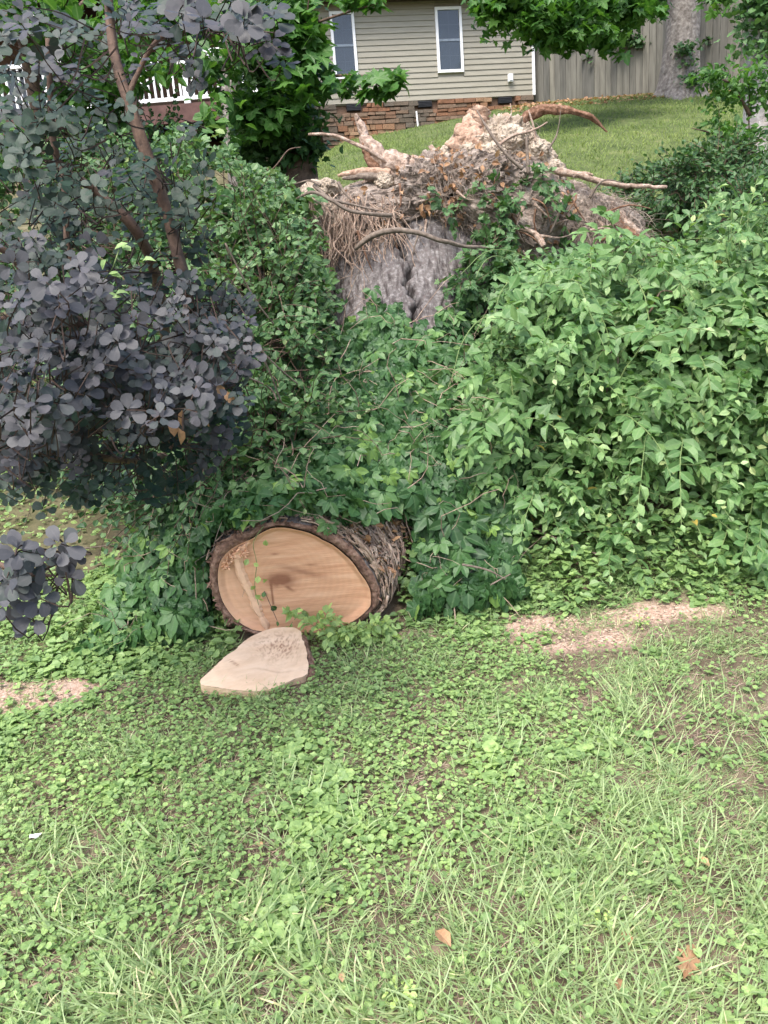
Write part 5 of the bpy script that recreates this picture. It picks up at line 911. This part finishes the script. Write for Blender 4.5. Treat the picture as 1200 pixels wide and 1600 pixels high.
tn = .1+.5*R.random(n)+.5*(n2(x, y, 1.7, 3, 57)-.35); place(g_, T_CLOV+[T_CARD[0], T_ROUND[0]], np.stack([x, y, H(x, y)+hh], -1), np.stack([np.cos(a), np.sin(a), R.uniform(-.25, .35, n)], -1), nrm(rdir(n)*.45+[0, -.1, 1]), sz, np.clip(tn, 0, .99))
tag(put('clover', g_, M_clover, loc=(0, 0, 0)), 'low carpet of small round clover and ground ivy leaves in the foreground lawn', kind='stuff')
# left slope ground cover and far lawn
n = 34000; x = R.uniform(-6, -1.0, n); y = R.uniform(3.6, 9, n); keep = (x < -1.3-.1*(y-4)+.4*ss(5, 8, y)*0) & (R.random(n) < .25+.75*ss(.42, .55, n2(x, y, 1.3, 3, 58))); x, y = x[keep], y[keep]; n = len(x); a = R.uniform(0, 6.28, n); g_ = MB()
place(g_, T_CLOV+T_CARD, np.stack([x, y, H(x, y)+.05*R.random(n)], -1), np.stack([np.cos(a), np.sin(a), R.uniform(-.2, .5, n)], -1), nrm(rdir(n)*.5+[0, -.2, 1]), R.uniform(.018, .045, n), .15+.65*R.random(n)+.3*(n2(x, y, 1, 2, 59)-.5))
tag(put('ground_cover', g_, M_clover, loc=(0, 0, 0)), 'patchy low green ground cover on the slope seen beneath the smoke bush', kind='stuff')
n = 110000; x = R.uniform(-1.8, 12, n); y = 7.2+12.5*R.random(n)**1.1; keep = (x > -1.7) & (y < 19.2); x, y = x[keep], y[keep]; n = len(x); bp = n2(x, y, .7, 3, 63); keep = R.random(n) < .35+.65*ss(.3, .5, bp); x, y, bp = x[keep], y[keep], bp[keep]; n = len(x)
g_ = MB(); d_ = nrm(np.stack([R.normal(size=n)*.5, R.normal(size=n)*.5, np.full(n, .9)], -1)); place(g_, T_TUFT, np.stack([x, y, H(x, y)-.01], -1), d_, nrm(np.stack([R.normal(size=n), -1+0*x, .5+0*x], -1)), R.uniform(.05, .1, n)*(1-.3*(y > 16)), .15+.5*R.random(n)+.6*(bp-.4))
tag(put('lawn', g_, M_lawn, loc=(0, 0, 0)), 'bright mown lawn sloping up to the house and fence', kind='stuff')
n = 1500; x = R.uniform(3, 8, n); y = 15.2+R.random(n)*2; g_ = MB(); place(g_, T_OV, np.stack([x, y, H(x, y)+.02], -1), rdir(n)*[1, 1, .2], nrm(rdir(n)*.5+[0, -.4, 1]), R.uniform(.05, .1, n), R.random(n)); tag(put('leaf_litter', g_, M_dead, loc=(0, 0, 0)), 'brown leaf litter along the foot of the fence by the grey tree', kind='stuff')
# rough growth between the root plate and the mown lawn
n = 13000; x = R.uniform(-1.2, 6.5, n); y = R.uniform(6.3, 8.8, n); keep = R.random(n) < ss(9.0, 7.6, y+.8*(n2(x, y, 1.2, 2, 64)-.5)); x, y = x[keep], y[keep]; n = len(x); a = R.uniform(0, 6.28, n); g_ = MB()
place(g_, T_ROUND+T_CARD, np.stack([x, y, H(x, y)+.16*R.random(n)*n2(x, y, 2, 2, 65)*2], -1), np.stack([np.cos(a), np.sin(a), R.uniform(-.3, .5, n)], -1), nrm(rdir(n)*.5+[0, -.4, 1]), R.uniform(.04, .08, n), .1+.5*R.random(n)); tag(put('groundcover_bank', g_, M_thick, loc=(0, 0, 0)), 'dark green creeping growth on the bank just behind the root plate', kind='stuff')
# sawdust crumbs
n = 14000; x = np.concatenate([R.uniform(-.6, 2.0, n), R.uniform(-2.4, -1.1, n//2)]); y = np.concatenate([R.uniform(3.0, 3.6, n), R.uniform(2.8, 3.3, n//2)]); k_ = R.random(len(x)) < .45*saw(x, y)+.02; x, y = x[k_], y[k_]; n = len(x); g_ = MB()
place(g_, [t_blade([0, .35, 0], .1, .1)], np.stack([x, y, H(x, y)+.012*saw(x, y)+.004], -1), rdir(n)*[1, 1, .3], nrm(rdir(n)*.7+[0, 0, 1]), R.uniform(.006, .016, n), 0)
M_dust = simple('sawdust_crumb', [(.3, (.3, .22, .15)), (.7, (.55, .45, .33))], 40, .9, 0)
tag(put('sawdust', g_, M_dust, loc=(0, 0, 0)), 'pinkish sawdust crumbs strewn along the ground before the log and shrub', kind='stuff')
# dry thatch and twigs
n = 22000; x = R.uniform(-2.2, 1.9, n); y = R.uniform(1.1, 3.4, n); k_ = R.random(n) < .3+.9*bare(x, y)+.3*saw(x, y); x, y = x[k_], y[k_]; n = len(x); g_ = MB(); a = R.uniform(0, 3.14, n); d = np.stack([np.cos(a), np.sin(a), R.uniform(-.1, .25, n)], -1)
p0 = np.stack([x, y, H(x, y)+.012], -1); L_ = R.uniform(.02, .07, n)[:, None]; tubes(g_, np.stack([p0, p0+d*L_*.5+R.normal(size=(n, 3))*.003, p0+d*L_], 1), [.0012, .001, .0006], 3, cap=False); tag(put('thatch', g_, M_vine, loc=(0, 0, 0)), 'dry tan grass stems and thatch lying between the green blades', kind='stuff')
# broad weeds among the grass
def rosette(px, py, k, sz, lab, mt=M_clover, tpls=T_ROUND, t=.6, h=.03, spread=1.):
    v = _d+CR*(px-600)/FPX+CU*(800-py)/FPX; q = EYE+v*(-1.6/v[2]); q[2] = H(q[0], q[1]); o = thing('weed', q, lab, 'weed'); a = R.uniform(0, 6.28, k); rr = R.random(k)**.6*sz*1.6*spread
    T_ = np.stack([q[0]+np.cos(a)*rr, q[1]+np.sin(a)*rr, q[2]+h*(.4+R.random(k))], -1); foliage(o, tpls, mt, T_, np.stack([np.cos(a), np.sin(a), .25*R.random(k)], -1), nrm(rdir(k)*.35+[0, -.2, 1]), sz*R.uniform(.6, 1.1, k), t+.25*R.random(k), k=60, nm='leaf', bins=3)
    m_ = MB(); tubes(m_, np.stack([np.tile(q, (k, 1)), (T_+q)/2+[0, 0, .01], T_], 1), [.0014, .0012, .001], 4, cap=False); put('stem', m_, M_green, o)
rosette(1120, 1200, 14, .03, 'dark green broad leaved weed at the right edge of the lawn', t=.2); rosette(425, 1475, 26, .018, 'low round leaved clump in the bottom middle left grass', t=.45); rosette(940, 1450, 22, .014, 'small bright clover clump right of centre near the bottom', t=.85)
rosette(625, 1560, 30, .02, 'pale yellow green rosette weed at the bottom centre', t=.85); rosette(1170, 1500, 12, .035, 'broad leaved ivy weed in the bottom right corner', tpls=T_IVY, t=.5); rosette(30, 1105, 14, .028, 'weed tuft beside the left sawdust patch', tpls=T_OV, t=.5); rosette(500, 1545, 10, .03, 'single spread broadleaf weed near the bottom edge', tpls=T_IVY, t=.6)
rosette(1000, 985, 16, .024, 'bright green weed sprouting in the right sawdust strip', t=.8, tpls=T_OV); rosette(860, 1010, 22, .022, 'low weed patch splitting the sawdust strip', t=.5); rosette(735, 985, 14, .03, 'bluish green ivy sprig at the left end of the sawdust strip', tpls=T_IVY, mt=M_thick, t=.5); rosette(250, 985, 20, .028, 'bright weed cluster on the ground left of the log', t=.6); rosette(1180, 1590, 10, .04, 'large rounded leaf weed cut by the bottom right frame', tpls=T_IVY, t=.6)
# loose dead leaves, litter
def oakleaf():
    o = sym([(0, 0), (.05, .1), (.18, .2), (.08, .3), (.28, .42), (.1, .5), (.27, .66), (.1, .72), (.14, .9), (0, 1)]); V, F, U = t_fan(o, (0, .5), .3, .2); return V, F, U
for i_, (px, py, sz, t, tp, lab) in enumerate([(1068, 1530, .11, .65, oakleaf(), 'tan lobed oak leaf lying in the bottom right grass'), (1110, 1355, .05, .95, T_OV[1], 'small orange tan curled leaf upright in the right grass'), (985, 1480, .05, .5, T_OV[0], 'reddish brown dead leaf beside the clover clump'), (975, 1555, .05, .55, T_OV[0], 'brown dead leaf near the bottom edge below the clover'), (705, 1480, .07, .7, T_OV[1], 'long dry tan leaf in the grass at bottom centre'), (410, 1325, .035, .95, T_OV[1], 'small yellowish leaf in the bare patch left of centre'), (535, 1535, .03, .95, T_OV[0], 'tiny yellow leaf near the bottom left of centre'), (320, 1190, .03, .4, T_OV[1], 'small brown leaf in the clover below the wood slab'), (610, 1075, .04, .3, T_OV[0], 'dark brown leaf scrap in grass right of the slab')]):
    v = _d+CR*(px-600)/FPX+CU*(800-py)/FPX; q = EYE+v*((.025-1.6)/v[2]); m_ = MB(); a = R.uniform(-.6, .6); place(m_, [tp], [q], [[math.sin(a), math.cos(a)*.9, .12]], [[.1, -.4, 1]], [sz], [t]); tag(put('dead_leaf', m_, M_dead, loc=q), lab, 'leaf', 'dead leaves scattered on the lawn')
def scrap(px, py, s_, lab):
    v = _d+CR*(px-600)/FPX+CU*(800-py)/FPX; q = EYE+v*((.03-1.6)/v[2]); m_ = MB(); k = 9; xx, yy_ = np.meshgrid(np.linspace(-1, 1, k), np.linspace(-.6, .6, k)); zz_ = .6*(fbm(np.stack([xx*1.5, yy_*1.5, 0*xx], -1), 3, int(px))-.4)
    V = np.stack([xx*(1+.4*yy_), yy_, zz_], -1)*s_+q; i = np.arange(k-1)[:, None]*k+np.arange(k-1)[None]; m_.add(V, np.stack([i, i+1, i+1+k, i+k], -1).reshape(-1, 4)); m_.add(V-[0, 0, .0015], np.stack([i, i+k, i+1+k, i+1], -1).reshape(-1, 4)); tag(put('paper_scrap', m_, M_white, loc=q), lab, 'litter', 'bits of white litter')
scrap(54, 1306, .016, 'crumpled white paper scrap in the clover at lower left'); scrap(80, 1109, .005, 'tiny white scrap at the right end of the left sawdust patch'); 
for i_, (pts, lab) in enumerate([([(118, 878), (140, 872), (200, 858)], 'pale stick on the slope left of the weeds'), ([(722, 882), (760, 890), (790, 905)], 'thin brown twig lying at the ivy edge right of the log'), ([(745, 930), (765, 915), (798, 897)], 'forked bare twig leaning in the weeds before the ivy')]):
    m_ = MB(); p_ = spline([P(x, y, 4.6 if i_ == 0 else 3.42) for x, y in pts], 12); 
    if i_ == 0: p_[:, 2] = H(p_[:, 0], p_[:, 1])+.05
    tubes(m_, p_, np.linspace(.006, .003, 12)[None], 6, rough=.2); tag(put('stick', m_, M_twig), lab, 'stick')
